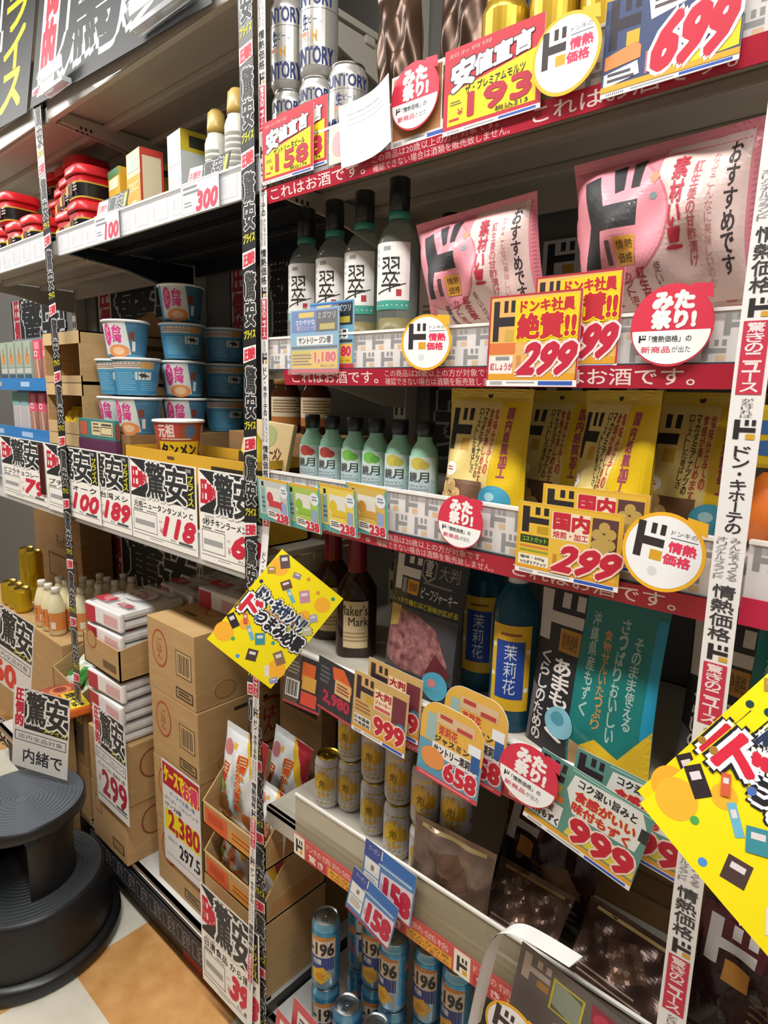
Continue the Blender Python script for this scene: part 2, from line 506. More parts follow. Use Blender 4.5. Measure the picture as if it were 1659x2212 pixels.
# clear guard and strip on the lowest shelf
def guard(x0, x1, lab1, lab2):
    wd = x1 - x0
    t = thing('shelf_guard', lab1, 'shelf guard', ((x0 + x1) / 2, 0, .694))
    g = G(); g.box(-wd / 2, -.006, 0, wd / 2, -.004, .088, 'clear_guard'); g.build('clear_panel', t)
    g = G(); g.box(-wd / 2, -.0085, .086, wd / 2, -.003, .09, 'e4e2da:g'); g.build('guard_rim', t)
    h = .046; p = P(wd, h); p.rect(0, 0, 1, 1, 'c8524c')
    n = max(1, int(wd / .205))
    for i in range(n):
        x = i * .205 / wd; u = .205 / wd
        p.rect(x, 0, x + .16 * u, 1, 'ece4d6').do(x + .03 * u, .2, x + .13 * u, .85)
        p.tb('ドンキの', x + .19 * u, .12, x + .40 * u, .42, 'f2d8d0', .0).tb('情熱価格', x + .42 * u, .12, x + .95 * u, .42, 'eebcb4', .0)
        p.rect(x + .19 * u, .5, x + .47 * u, .95, 'b82f36').tb('驚き', x + .22 * u, .55, x + .44 * u, .9, 'f6dcd4', .02)
        p.rect(x + .5 * u, .5, x + .98 * u, .97, 'e2a032').tb('みんなの声', x + .53 * u, .55, x + .95 * u, .74, '6a4420', .0).tb('で作りました', x + .53 * u, .77, x + .95 * u, .94, '6a4420', .0)
    g = G(); g.box(-wd / 2, -.009, 0, wd / 2, -.007, h, 'c8524c'); g.pr(p, face_front(-.009))
    g.build('shelf_strip', label=lab2, cat='label strip', loc=((x0 + x1) / 2, 0, .648))
guard(.115, .862, 'clear plastic shelf guard in front of the lemon cans', 'red and orange lettered strip under the clear shelf guard')
guard(.88, 1.3, 'clear plastic shelf guard past the white banner', 'red and orange lettered strip past the white banner')
# rails of the left bay
def film_rail(label, x0, x1, z0, h, paper='d9dce0:p', marks=True):
    wd = x1 - x0
    t = thing('price_rail', label, 'price rail', ((x0 + x1) / 2, 0, z0))
    g = G(); g.box(-wd / 2, -.004, 0, wd / 2, .003, h, paper)
    if marks:
        p = P(wd, h)
        for i in range(int(wd / .085)):
            x = (i + .1) * .085 / wd
            p.rect(x, .12, x + .062 / wd, .85, 'c3c7ce').tb('驚安', x + .006 / wd, .2, x + .056 / wd, .78, 'c3c7ce', .02, [('eef0f2', .05)]).rect(x, .3, x + .006 / wd, .7, 'e0b4bc')
        g.pr(p, face_front(-.004))
    g.build('rail_paper', t)
    f = G(); f.box(-wd / 2, -.0085, 0, wd / 2, -.0078, h, 'clear_film'); f.box(-wd / 2, -.009, h - .002, wd / 2, .003, h + .002, 'e8eaec:g'); f.build('clear_cover', t, 'clear plastic cover')
film_rail('pale price rail under the boxes and white bottles', XL + .03, XM - .02, 1.956, .058)
film_rail('pale price rail under the red tubs at far left', XL - .92, XL - .03, 1.958, .07, 'e2e6ea:p')
film_rail('white price rail below the noodle cup price cards', XL + .03, XM - .015, 1.208, .075, 'dededb:p', False)
film_rail('white price rail below the chocolate price cards', XL - .92, XL - .03, 1.205, .075, 'dededb:p', False)
film_rail('pale price rail below the big black signs', XL + .02, XM - .02, 2.302, .05, 'b9b3a6:p', False)
film_rail('pale price rail at the top far left', XL - .92, XL - .03, 2.31, .05, 'b9b3a6:p', False)

# ================================================================ product builders
def can(name, label, cat, loc, r, h, pf, mat, rz=0, group=None, lid='c9c9c6:m', full=True):
    t = thing(name, label, cat, loc, rz, group)
    prof = [(r * .74, .003), (r * .8, 0), (r * .86, .003), (r, .014), (r, h - .019), (r * .97, h - .013), (r * .84, h - .005), (r * .84, h - .002)]
    g = G(); g.lathe([(0, .003)] + prof, mat, 28)
    bh = h - .034
    p = P(2 * PI * r, bh); pf(p); p.fine(.012)
    g.pr(p, cyl(r, 0, .0145), .0002); g.build('can_body', t)
    if full:
        g = G(); g.lathe([(r * .84, h - .004), (r * .87, h - .001), (r * .87, h), (r * .82, h), (r * .8, h - .005), (r * .78, h - .0045), (0, h - .0045)], lid, 28)
        l = g.build('can_lid', t)
        g = G(); g.box(-r * .2, -r * .55, h - .0042, r * .2, r * .15, h - .0028, lid, .0006); g.lathe([(0, h - .0022), (r * .08, h - .0024), (r * .1, h - .0042)], lid, 10, 0, -r * .02)
        g.build('pull_tab', l)
    return t
def bottle(name, label, cat, loc, prof, glass, cap, capmat, pf=None, lab=None, rz=0, group=None, extra=None, liquid=None):
    """prof: glass outline; cap: outline; lab = (r, z0, height, angle span, paper)"""
    t = thing(name, label, cat, loc, rz, group)
    G().lathe([(0, prof[0][1])] + prof, glass, 28).build('bottle_glass', t)
    if liquid: G().lathe(liquid[0], liquid[1], 24).build('liquid', t)
    G().lathe(cap, capmat, 24).build('cap', t)
    if extra: G().lathe(extra[0], extra[1], 24).build('neck_ring', t)
    if lab:
        r, z0, hh, sp, paper = lab
        wd = r * sp
        g = G(); s = cyl(r, 0, z0)
        g.grid(18, 1, lambda u, v: s((u - .5) * wd, v * hh, .0003), paper)
        p = P(wd, hh); pf(p); p.fine(.008); g.pr(p, s, .0004); g.build('label', t)
    return t
class Pouch:
    def __init__(s, w, h, d, style='stand', seed=0, curl=None, wr=.0012):
        s.w, s.h, s.d, s.style, s.seed, s.curl, s.wr = w, h, d, style, seed, curl, wr
    def t(s, u, v):
        u = max(-1, min(1, u)); v = max(0, min(1, v))
        e = max(0, 1 - abs(u) ** 2.6) ** .7
        if s.style == 'stand': q = max(0, min(1, (.93 - v) / .7)) ** .8 * min(1, .75 + v * 2.5)
        elif s.style == 'flat': q = max(0, math.sin(PI * max(0, min(1, (v - .03) / .94)))) ** .35
        else: q = max(0, math.sin(PI * max(0, min(1, (v - .07) / .86)))) ** .6
        k = s.seed
        wv = math.sin(7 * u + 9 * v + k) + .7 * math.sin(13 * v - 8 * u + 2 * k) + .5 * math.sin(15 * u + 5 * k) * (1 - e)
        c = .0005 * math.sin(v * s.h / .0022 * PI) if v > .95 or (s.style == 'pillow' and v < .05) else 0
        return s.d / 2 * e * q + .0006 + s.wr * wv * (.25 + q) * e + c
    def sh(s, p):
        p = Vector(p)
        return s.curl(p) if s.curl else p
    def front(s, X, Y, hh):
        u, v = 2 * X / s.w, Y / s.h
        nar = 1 - .05 * math.sin(PI * min(1, max(0, v))) * (s.style != 'flat')
        return tuple(s.sh((X * nar, -s.t(u, v) - hh, Y)))
    def build(s, name, label, cat, loc, mat, pr=None, rz=0, tilt=0, roll=0, group=None, back=None, top=None):
        g = G()
        g.grid(36, 44, lambda a, b: s.front((a - .5) * s.w, b * s.h, 0), mat)
        def bk(a, b):
            X, Y = (.5 - a) * s.w, b * s.h
            nar = 1 - .05 * math.sin(PI * b) * (s.style != 'flat')
            return tuple(s.sh((X * nar, s.t(2 * X / s.w, b) * .9 - .0003, Y)))
        g.grid(26, 34, bk, back or mat)
        if pr: pr.fine(.008); g.pr(pr, s.front, .0005, .00035)
        o = g.build(name, label=label, cat=cat, group=group, loc=loc)
        o.rotation_euler = (tilt, roll, rz)
        if top:
            g = G(); g.grid(20, 4, lambda a, b: s.front((a - .5) * s.w, s.h * (top[0] + (1 - top[0]) * b), .0007), top[1])
            g.build('top_seal', o)
        return o
def carton(name, label, cat, loc, w, d, h, mat='cardboard', front=None, right=None, top=None, rz=0, group=None, bev=.0015, tape=None, flap=None):
    """closed box, front face at local y = 0"""
    g = G(); g.box(-w / 2, 0, 0, w / 2, d, h, mat, bev)
    if front: p = P(w, h); front(p); g.pr(p, face_front(0))
    if right: p = P(d, h, x0=d / 2); right(p); g.pr(p, face_right(w / 2))
    if top: p = P(w, d); top(p); g.pr(p, face_top(h))
    o = g.build(name, label=label, cat=cat, group=group, loc=loc, rz=rz)
    if tape:
        g = G()
        q = [(-w / 2 - .0006, h - .05), (-w / 2 - .0006, h + .0006), (w / 2 + .0006, h + .0006), (w / 2 + .0006, h - .05)]
        g.add([(x, d * .47, z) for x, z in q] + [(x, d * .56, z) for x, z in q], [(i, i + 1, i + 5, i + 4) for i in range(3)], tape)
        g.build('packing_tape', o, 'clear packing tape')
    return o
def tray(name, label, cat, loc, w, d, h, mat, hf=None, front=None, right=None, rz=0, group=None, t=.004, floor=.004):
    """open box; hf = front wall height"""
    hf = hf or h; g = G()
    g.box(-w / 2, 0, 0, w / 2, d, floor, mat)
    g.box(-w / 2, 0, 0, w / 2, t, hf, mat); g.box(-w / 2, d - t, 0, w / 2, d, h, mat)
    for sx in (-1, 1):
        pts = [(0, 0), (d, 0), (d, h), (d * .35, h), (0, hf)]
        x0, x1 = (sx * w / 2, sx * (w / 2 - t))
        vs = [(x0, y, z) for y, z in pts] + [(x1, y, z) for y, z in pts]
        g.add(vs, [(0, 1, 2, 3, 4), (9, 8, 7, 6, 5)] + [(i, i + 5, (i + 1) % 5 + 5, (i + 1) % 5) for i in range(5)], mat)
    if front: p = P(w, hf); front(p); g.pr(p, face_front(0))
    if right: p = P(d, hf, x0=d / 2); right(p); g.pr(p, face_right(w / 2))
    return g.build(name, label=label, cat=cat, group=group, loc=loc, rz=rz)
def card(name, label, cat, loc, w, h, pf, paper='f2efe8', rz=0, tilt=0, roll=0, group=None, bow=0.0, clip=None, round_=None, sleeve=False, arch=0):
    """printed card standing on its lower edge at loc; bow = sideways curve"""
    s = lambda X, Y, hh: (X, -hh - bow * math.cos(X / w * PI), Y)
    g = G()
    if arch:
        pts = [(0, 0), (1, 0)] + [(1 - arch * (1 - math.cos(PI / 2 * i / 8)), 1 - arch * w / h * (1 - math.sin(PI / 2 * i / 8))) for i in range(9)] + [(arch * (1 - math.sin(PI / 2 * i / 8)), 1 - arch * w / h * (1 - math.cos(PI / 2 * i / 8))) for i in range(9)]
        n = len(pts)
        vs = [s((x - .5) * w, y * h, 0) for x, y in pts]; vb = [tuple(Vector(v) + Vector((0, .0008, 0))) for v in vs]
        g.add(vs + vb, [tuple(range(n)), tuple(range(2 * n - 1, n - 1, -1))] + [(i, i + n, (i + 1) % n + n, (i + 1) % n) for i in range(n)], paper)
    elif round_:
        n = 40
        pts = [(.5 + .5 * math.cos(2 * PI * i / n), .5 + .5 * math.sin(2 * PI * i / n)) for i in range(n)]
        vs = [s((x - .5) * w, y * h, 0) for x, y in pts]; vb = [tuple(Vector(v) + Vector((0, .0008, 0))) for v in vs]
        g.add(vs + vb, [tuple(range(n)), tuple(range(2 * n - 1, n - 1, -1))] + [(i, i + n, (i + 1) % n + n, (i + 1) % n) for i in range(n)], paper)
        if round_ == 'tab': g.plate([(-.006 + w * .3, h * .86), (w * .46, h * .8), (w * .44, h * .97), (w * .2, h * .99)], .0001, .0008, paper)
    else:
        g.grid(10, 1, lambda u, v: s((u - .5) * w, v * h, 0), paper)
        g.grid(10, 1, lambda u, v: tuple(Vector(s((.5 - u) * w, v * h, 0)) + Vector((0, .0008, 0))), paper)
    p = P(w, h); pf(p)
    if bow: p.fine(.02)
    g.pr(p, s, .0002)
    o = g.build(name, label=label, cat=cat, group=group, loc=loc)
    o.rotation_euler = (tilt, roll, rz)
    if sleeve:
        g = G(); g.grid(10, 1, lambda u, v: tuple(Vector(s((u - .5) * (w + .006), v * (h + .006) - .003, 0)) + Vector((0, -.0045, 0))), 'clear_film'); g.build('clear_sleeve', o, 'clear plastic sleeve')
    if clip:
        g = G(); g.box(-.012, -.004, -.008, .012, .006, .006, 'e8e8e8:g', .001); g.build('card_clip', o)
    return o
def fit(px0, px1, pyt, pyb, y):
    """real size and place of an upright card at depth y from its outline in the photograph"""
    pm, qm = (px0 + px1) / 2, (pyt + pyb) / 2
    a, b = on_y(px0, qm, y), on_y(px1, qm, y)
    t, u = on_y(pm, pyt, y), on_y(pm, pyb, y)
    return ((a.x + b.x) / 2, y, u.z), b.x - a.x, t.z - u.z
RED, YEL, WHT, BLK = 'c8203a', 'f2d90f', 'f1eee8', '1b1a1c'
def price(p, t, x0, y0, x1, y1, k='c01f3c', b=.06, rim='f6e4e0', slant=.0, rise=0, glow=None):
    o = []
    if glow: o.append((glow, .12))
    if rim: o.append((rim, .055))
    p.tb(t, x0, y0, x1, y1, k, b, o, slant, rise)
def foot(p, y=.93, blue='2f56b0'):
    p.rect(0, y, 1, 1, 'e9e7e4')
    for i in range(9): p.rect(.05 + i * .016, y + .015, .058 + i * .016, .985, '6a6d70')
    p.rect(.24, y + .02, .56, y + .035, '9aa0a4').rect(.6, y + .012, .96, .985, blue)
def kyoyasu_head(p, x0, y0, x1, y1, flag=True):
    """black header with the white-edged price lettering"""
    X = lambda u: x0 + (x1 - x0) * u
    Y = lambda u: y0 + (y1 - y0) * u
    p.rect(x0, y0, x1, y1, '232527')
    if flag:
        p.poly([(X(0), Y(.92)), (X(.36), Y(.5)), (X(0), Y(.02))], 'f0eeea')
        p.tb('圧', X(.02), Y(.24), X(.12), Y(.78), RED, .05).tb('倒', X(.125), Y(.3), X(.2), Y(.72), RED, .05).tb('的', X(.205), Y(.37), X(.27), Y(.64), RED, .05)
        p.tb('驚', X(.27), Y(.04), X(.58), Y(.97), '2b2e30', .03, [('eceae6', .055)]).tb('安', X(.58), Y(.08), X(.89), Y(.97), '2b2e30', .03, [('eceae6', .055)])
        p.tv('プライス', X(.91), Y(.2), X(.985), Y(.96), 'd9d31f', .03)
        p.tb('価格', X(.88), Y(.04), X(.96), Y(.14), 'c9c7c4', .0)
    else:
        p.rect(X(0), Y(0), X(.19), Y(1), 'efece7').tv('圧倒的', X(.03), Y(.03), X(.17), Y(.98), RED, .05)
        p.tb('驚', X(.23), Y(.05), X(.6), Y(.83), '2b2e30', .03, [('eceae6', .055)]).tb('安', X(.6), Y(.1), X(.98), Y(.88), '2b2e30', .03, [('eceae6', .055)])
        p.tb('プライス', X(.55), Y(.86), X(.97), Y(.97), 'd9d31f', .03)
def kyoyasu(nm, pr_, maker='', box=True, pk='cf2440', sl=.06):
    def f(p):
        kyoyasu_head(p, .02, .015, .98, .465)
        if maker: p.tb(maker, .1, .485, .25, .51, '55565a', .0)
        p.tb(nm, .06, .52, .94, .6, BLK, .02)
        p.tb('税抜価格', .05, .615, .2, .64, '3a3b3d', .02)
        if box: p.frame(.04, .65, .42, .89, .006, '55565a').rect(.07, .75, .38, .81, 'a2a2a2')
        p.rect(.26, .625, .42, .632, BLK)
        p.tb('本体', .45, .7, .5, .73, 'd98f98', .0).tb('¥', .46, .78, .51, .85, 'd98f98', .02)
        p.tb(pr_, .54, .64, .96, .86, pk, .06, slant=sl)
        p.tb('税込', .62, .885, .7, .91, '77787a', 0).rect(.03, .925, .97, .93, '44464a').rect(.3, .95, .5, .956, '9a9a9c').rect(.74, .885, .93, .915, '54565a')
    return f
def yasune(nm, pr_, tax):
    def f(p):
        p.rect(0, 0, 1, 1, 'bc1f33').poly([(.05, .9), (.95, .9), (.95, .33), (.05, .52)], 'efd50c')
        p.tb('超お買得', .05, .05, .5, .1, 'dca0a0', 0, rise=.02)
        p.tb('安', .09, .17, .33, .48, WHT, .06, [('3a2024', .05)], .0, .06)
        p.tb('値宣言', .33, .14, .9, .36, WHT, .05, [('3a2024', .05)], .0, .09)
        p.tb(nm, .24, .46, .84, .56, '2a2613', .02, None, 0, .04)
        p.lines(.08, .62, .2, .68, 2, '6a5a12').tb('¥', .16, .72, .22, .8, 'b5283a', .02).rect(.07, .82, .18, .85, 'b5283a')
        p.tb(pr_, .28, .57, .9, .82, 'b01c36', .055, None, 0, .03).tb('税込' + tax, .56, .83, .88, .89, '2a2613', .02)
        foot(p, .945)
    return f
def red_round(p):
    n = 40
    p.poly([(.5 + .5 * math.cos(PI - PI * i / n * 1.0 + 0), .56 - .56 * math.sin(PI * i / n)) for i in range(n + 1)][::-1], 'd5314a')
    p.poly([(.5 + .47 * math.cos(PI + PI * i / n), .56 - .41 * math.sin(PI + PI * i / n)) for i in range(n + 1)][::-1], 'f3f5f3')
    p.tb('みた', .27, .1, .74, .3, 'f6f0ee', .05, [('f6f0ee', .04)]).tb('祭り!', .27, .32, .78, .53, 'f6f0ee', .05, [('f6f0ee', .03)])
    p.do(.12, .61, .21, .7, BLK, None).tb('「情熱価格」の', .25, .62, .76, .7, '3c4444', .02).tb('新商品', .16, .75, .52, .83, 'd5506a', .03).tb('が出た', .54, .75, .76, .83, '55605f', .0)
def do_round(p):
    p.ell(.5, .5, .5, .5, 'f0b429', 40).ell(.5, .5, .455, .455, 'f3f4f5', 40)
    p.do(.15, .16, .5, .62, '32292b', 'd9a32b')
    p.tb('ドンキの', .56, .2, .86, .26, '5a6064', 0).rect(.56, .29, .88, .3, '5a6064')
    p.tb('情熱', .56, .34, .88, .47, 'e23a5c', .05).tb('価格', .52, .5, .84, .63, 'e23a5c', .05)
    # small mark below the lettering (the shop's character is left out): plain dots only
    p.ell(.42, .76, .06, .06, 'd8dde0', 16)

# ================================================================ right bay, top shelf: silver beer cans and friends
def suntory(p):
    p.rect(0, 0, 1, 1, 'bdbbb4:f')
    p.rect(0, .26, 1, .268, '4a4c50').rect(0, .76, 1, .766, '6a6a6a')
    for k in (.25, .75, 1.25):
        o = k - .5
        p.tb('SUNTORY', o - .2, .02, o + .2, .22, '1b2a63', .03)
        p.tb('生', o - .075, .33, o - .025, .54, '1b2a63', .03).tb('ビール', o - .015, .36, o + .1, .46, '23305e', .0)
        p.rect(o - .09, .56, o - .02, .62, 'c9805c').rect(o + .01, .55, o + .06, .7, 'b98a34').lines(o - .09, .64, o, .7, 2, '9a8a60')
        p.tb('SUNTORY', o - .2, .77, o + .2, .99, '1b2a63', .03)
sc0 = None
for i, (x, up, hz, lab, lab2) in enumerate((
        (.037, True, .15, 'silver beer can on the shelf beside the black price banner', 'silver beer can stacked nearest the black banner on top of another'),
        (.112, True, .15, 'silver beer can under the tallest stacked can, behind the 158 card', 'tallest stacked silver beer can, second from the black banner'),
        (.188, False, 0, 'silver beer can standing alone right of the two stacks', ''))):
    y = .05
    sc0 = can('beer_can', lab, 'beer can', (x, y, ZA), .033, .122, suntory, 'c4c2bc:f', rz=-1.15 + .1 * i, group='silver beer cans on the top shelf')
    if up: can('beer_can', lab2, 'beer can', (x + (.002 if i else -.003), y, ZA + .122), .033, hz, suntory, 'c4c2bc:f', rz=-1.25 + .05 * i, group='silver beer cans on the top shelf')
def goldcan(p):
    p.rect(0, 0, 1, 1, 'b9962a:f')
    for k in (.25, .75): p.ell(k - .5 + .5, .45, .09, .2, '2a3350').tb('モルツ', k - .06, .36, k + .06, .54, 'd8c070', .02).lines(k - .1, .75, k + .1, .92, 3, '54501e')
for x, y, lab in ((.487, .06, 'gold beer can behind the 193 price card'), (.556, .07, 'gold beer can second from the brown foil pouches'), (.624, .08, 'gold beer can just left of the dark blue can')):
    can('beer_can', lab, 'beer can', (x, y, ZA), .033, .122, goldcan, 'b08f2c:f', group='gold beer cans on the top shelf', lid='b08f2c:m')
can('beer_can', 'dark blue can behind the round tag on the top shelf', 'beer can', (.692, .085, ZA), .033, .122, lambda p: p.rect(0, 0, 1, 1, '22315c:f').rect(0, .7, 1, .8, 'c8b25a'), '22315c:f')
def foilp(p):
    p.rect(0, 0, 1, 1, '3b2a22:f').rect(.1, .05, .9, .16, '8a6a2a:f').rect(.12, .5, .88, .9, '5a4234:f')
Pouch(.092, .24, .05, 'pillow', 3, wr=.004).build('foil_pouch', 'brown foil pouch standing between the white tag and silver cans', 'pouch', (.292, .07, ZA + .002), '4a3528:f', P(.092, .24), tilt=-.05, roll=-.1, back='8a6a34:f')
Pouch(.105, .24, .05, 'pillow', 8, wr=.004).build('foil_pouch', 'brown foil pouch behind the left edge of the 193 price card', 'pouch', (.405, .075, ZA + .002), '4a3528:f', P(.105, .24), tilt=-.05, roll=.04, back='8a6a34:f')
G().box(.2, .3, 0, .62, .42, .3, '17181b').build('dark_back_panel', label='dark panel at the back of the top shelf', cat='carton', loc=(.0, 0, ZA))  # plain block standing for the dark back panel of this shelf

(c, w_, h_) = fit(570, 674, 262, 388, -.016)
card('price_card', 'yellow and red price card reading 158 beside the black banner', 'price card', (c[0], -.016, 1.962), .135, .102, yasune('サントリー 生ビール', '158', '174'), clip=None)
card('price_card', 'half hidden yellow and red card right behind the 158 card', 'price card', (.138, -.0095, 1.968), .125, .104, yasune('サントリー 生ビール', '158', '174'))
card('price_card', 'faded pale card under clear film right of the 158 cards', 'price card', (.243, -.0115, 1.962), .07, .056, lambda p: p.rect(0, 0, 1, 1, 'd9cfc4').ell(.3, .5, .2, .33, 'd9aab0').tb('ド', .6, .2, .95, .8, '6a6a70', .03))
card('paper_tag', 'white paper tag with painted glare, curling forward on the top rail', 'paper tag', (.307, -.03, 1.952), .115, .092, lambda p: p.lines(.1, .15, .85, .4, 3, 'e2e6ea'), 'f7f8f9', rz=-.1, roll=-.1, bow=-.012)  # glare painted in: near-white sheet with washed-out text lines
def tancard(p):
    p.rect(0, 0, 1, 1, 'e6ded6').rect(.03, .04, .8, .9, 'b07a4c')
    for i in range(6): p.ell(.12 + .1 * i, .7 - .05 * (i % 3), .08, .1, '9a5f34' if i % 2 else 'c08a50')
    p.do(.82, .1, .98, .8, '3a2c26')
    foot(p, .92)
card('price_card', 'tan picture card behind the red round tag on the top rail', 'price card', (.4, -.012, 1.957), .115, .096, tancard, 'e6ded6')
def rnd_tag(nm, lab, px, py, d, y, pf, rz=0, roll=0, tilt=0, rd='tab', paper='d5314a'):
    q = on_y(px, py, y)
    o = card(nm, lab, 'round tag', (q.x - d / 2 * 0, y, q.z), d, d, pf, paper, round_=rd)
    # turn about the tag's own centre
    Mx = Matrix.Translation(q) @ Matrix.Rotation(rz, 4, 'Z') @ Matrix.Rotation(tilt, 4, 'X') @ Matrix.Rotation(roll, 4, 'Y') @ Matrix.Translation((0, 0, -d / 2))
    o.matrix_world = Mx
    return o
rnd_tag('round_tag', 'red and white round tag on the top rail beside the white paper tag', 895, 207, .088, -.02, red_round)
card('price_card', 'yellow and red price card reading 193 on the top rail', 'price card', (.517, -.016, 1.95), .15, .106, yasune('ザ・プレミアムモルツ', '193', '213'))
rnd_tag('round_tag', 'yellow rimmed white round tag between the 193 and 699 cards', 1222, 117, .088, -.024, do_round, paper='f0b429')
def c699(p):
    p.rect(0, 0, 1, 1, '39486f').do(.04, .02, .28, .52, '2a2330', 'c9a62c')
    p.poly([(.33, .1), (.9, .04), (.92, .2), (.36, .34)], 'ece6e4').lines(.38, .08, .86, .28, 3, '5a4a50').rect(.4, .02, .7, .08, 'd04a5a')
    p.poly([(.02, .58), (.26, .5), (.3, .56), (.3, .68), (.02, .72)], 'd98a4e')
    p.poly([(.02, .76), (.28, .7), (.3, .84), (.02, .9)], 'e6e4e2').lines(.05, .76, .26, .88, 2, '4a4a50')
    p.poly([(.5, .9), (.62, .7), (.8, .72), (.9, .4), (.99, .5), (.99, .86), (.6, .9)], 'f0d010')
    p.rect(.34, .64, .39, .86, 'b8707c').rect(0, .885, 1, .945, 'e0a32a')
    price(p, '699', .42, .36, .94, .86, 'c41f3a', .05, 'f3e2e4', .1)
    foot(p, .945)
card('price_card', 'dark blue price card reading 699 at the right of the top rail', 'price card', (.742, -.016, 1.938), .145, .1, c699)

# ---------------------------------------------------------------- second shelf: gin bottles and pink pouches
def ginlab(p):
    p.rect(0, 0, 1, 1, 'ebe7e3').rect(0, .86, 1, 1, '3f9a88')
    p.tb('翠', .24, .22, .76, .74, '22201f', .0).poly([(.12, .74), (.9, .6), (.9, .615), (.12, .765)], '22201f').rect(.66, .7, .79, .8, 'b02a34').rect(.3, .06, .5, .12, '9a9a96')
    p.lines(.08, .1, .14, .4, 3, 'b0b0aa')
def gin(lab, x, y):
    b = bottle('gin_bottle', lab, 'bottle', (x, y, ZB), [(.0, .0), (.03, .0), (.033, .004), (.033, .165), (.031, .172), (.026, .184), (.0145, .198), (.0135, .218)], 'bottle_clear',
           [(.0, .205), (.0165, .205), (.0168, .26), (.014, .262), (0, .262)], '17191b:p', ginlab, (.0336, .062, .1, 1.9, 'ebe7e3'), rz=.35, group='clear gin bottles',
           extra=([(.0152, .2), (.0172, .2), (.0172, .211), (.0152, .211)], '3f9a88:p'), liquid=([(.0, .004), (.03, .004), (.03, .05), (.0, .05)], '8f7a1c:p'))
    b.scale = (1.06, 1.06, 1.075)
for i, (px, y, lab) in enumerate(((662, .11, 'clear gin bottle with black cap, nearest the black banner'), (722, .105, 'clear gin bottle with black cap, second from the banner'),
                                  (785, .1, 'clear gin bottle with black cap, third from the banner'), (858, .085, 'clear gin bottle with black cap next to the tilted pink pouch'))):
    gin(lab, X_(px, 650, y), y)
t = thing('drink_carton', 'pale pink paper carton with black cap behind the gin bottles', 'carton', (X_(950, 600, .2), .2, ZB), rz=.15)
def pinkcart(p): p.rect(0, 0, 1, 1, 'e6d4d2').rect(0, 0, 1, .05, '3f8a7c').tb('翠', .3, .16, .6, .36, '3a3a3a', .0).ell(.62, .36, .14, .05, '2f9a84').lines(.1, .1, .26, .3, 3, 'b8a0a0').lines(.1, .6, .5, .85, 6, '9a8a8a').rect(.75, .62, .9, .9, '3f8a7c')
g = G(); g.box(-.042, 0, 0, .042, .075, .232, 'e6d4d2', .002); p = P(.084, .232); pinkcart(p); g.pr(p, face_front(0)); g.build('carton_body', t)
G().lathe([(0, .232), (.017, .232), (.017, .256), (.015, .258), (0, .258)], '17191b:p', 20, 0, .035).build('cap', t)
def pinkp(p):
    p.rect(0, 0, 1, 1, 'e08a97:p')
    p.rect(.55, .05, .96, .97, 'e6c9c2:p').rect(.14, .6, .58, .97, 'e6c9c2:p')
    p.ell(.3, .42, .32, .36, 'd47884:p', 40).ell(.3, .42, .31, .347, 'e796a2:p', 40)
    p.poly([(.1, .14), (.2, .12), (.245, .3), (.45, .3), (.45, .44), (.235, .44), (.22, .66), (.12, .66), (.15, .4)], '242326')
    p.poly([(.27, .1), (.34, .09), (.36, .23), (.31, .24)], '242326').poly([(.38, .09), (.45, .08), (.45, .23), (.4, .23)], '242326')
    p.rect(.33, .49, .45, .66, 'd59a3a').tb('情熱', .345, .51, .44, .565, '4a3520', .0).tb('価格', .345, .585, .44, .645, '4a3520', .0).rect(.27, .5, .3, .65, '5a4040')
    p.poly([(.53, .16), (.56, .2), (.53, .24), (.5, .2)], 'c98a6a').ell(.53, .3, .02, .02, '8a9aa0')
    p.tv('素材い！', .62, .12, .69, .62, 'b52c40', .03).tv('紅生姜の甘酢漬け', .72, .16, .76, .72, 'c4606a', .02).tv('なぜこんなに美味しいのか', .8, .14, .83, .86, 'd08a8a', .0)
    p.tv('おすすめです', .87, .1, .92, .8, '3a3030', .02).tv('カット済み', .36, .7, .41, .95, 'b04a56', .02).tv('紅生姜', .45, .68, .5, .9, 'b02c40', .03).tv('国産', .27, .74, .31, .92, '5a4040', .02).tv('使い切り', .55, .66, .58, .95, '6a4a4a', .0)
Pouch(.215, .176, .095, 'pillow', 2, wr=.004).build('pink_pouch', 'pink ginger pouch leaning back beside the gin bottles', 'pouch', (X_(1040, 590, .075), .1, ZB + .03), 'e08a97:p', (lambda p: (pinkp(p), p)[1])(P(.215, .176)), tilt=.24, roll=-.06, group='pink pouches', top=(.945, 'e893a0:g'))
Pouch(.222, .2, .12, 'pillow', 5, wr=.0045).build('pink_pouch', 'large pink ginger pouch beside the tall white banner', 'pouch', (X_(1425, 480, .05), .09, ZB + .032), 'e08a97:p', (lambda p: (pinkp(p), p)[1])(P(.222, .2)), tilt=.2, roll=-.03, group='pink pouches', top=(.945, 'e893a0:g'))
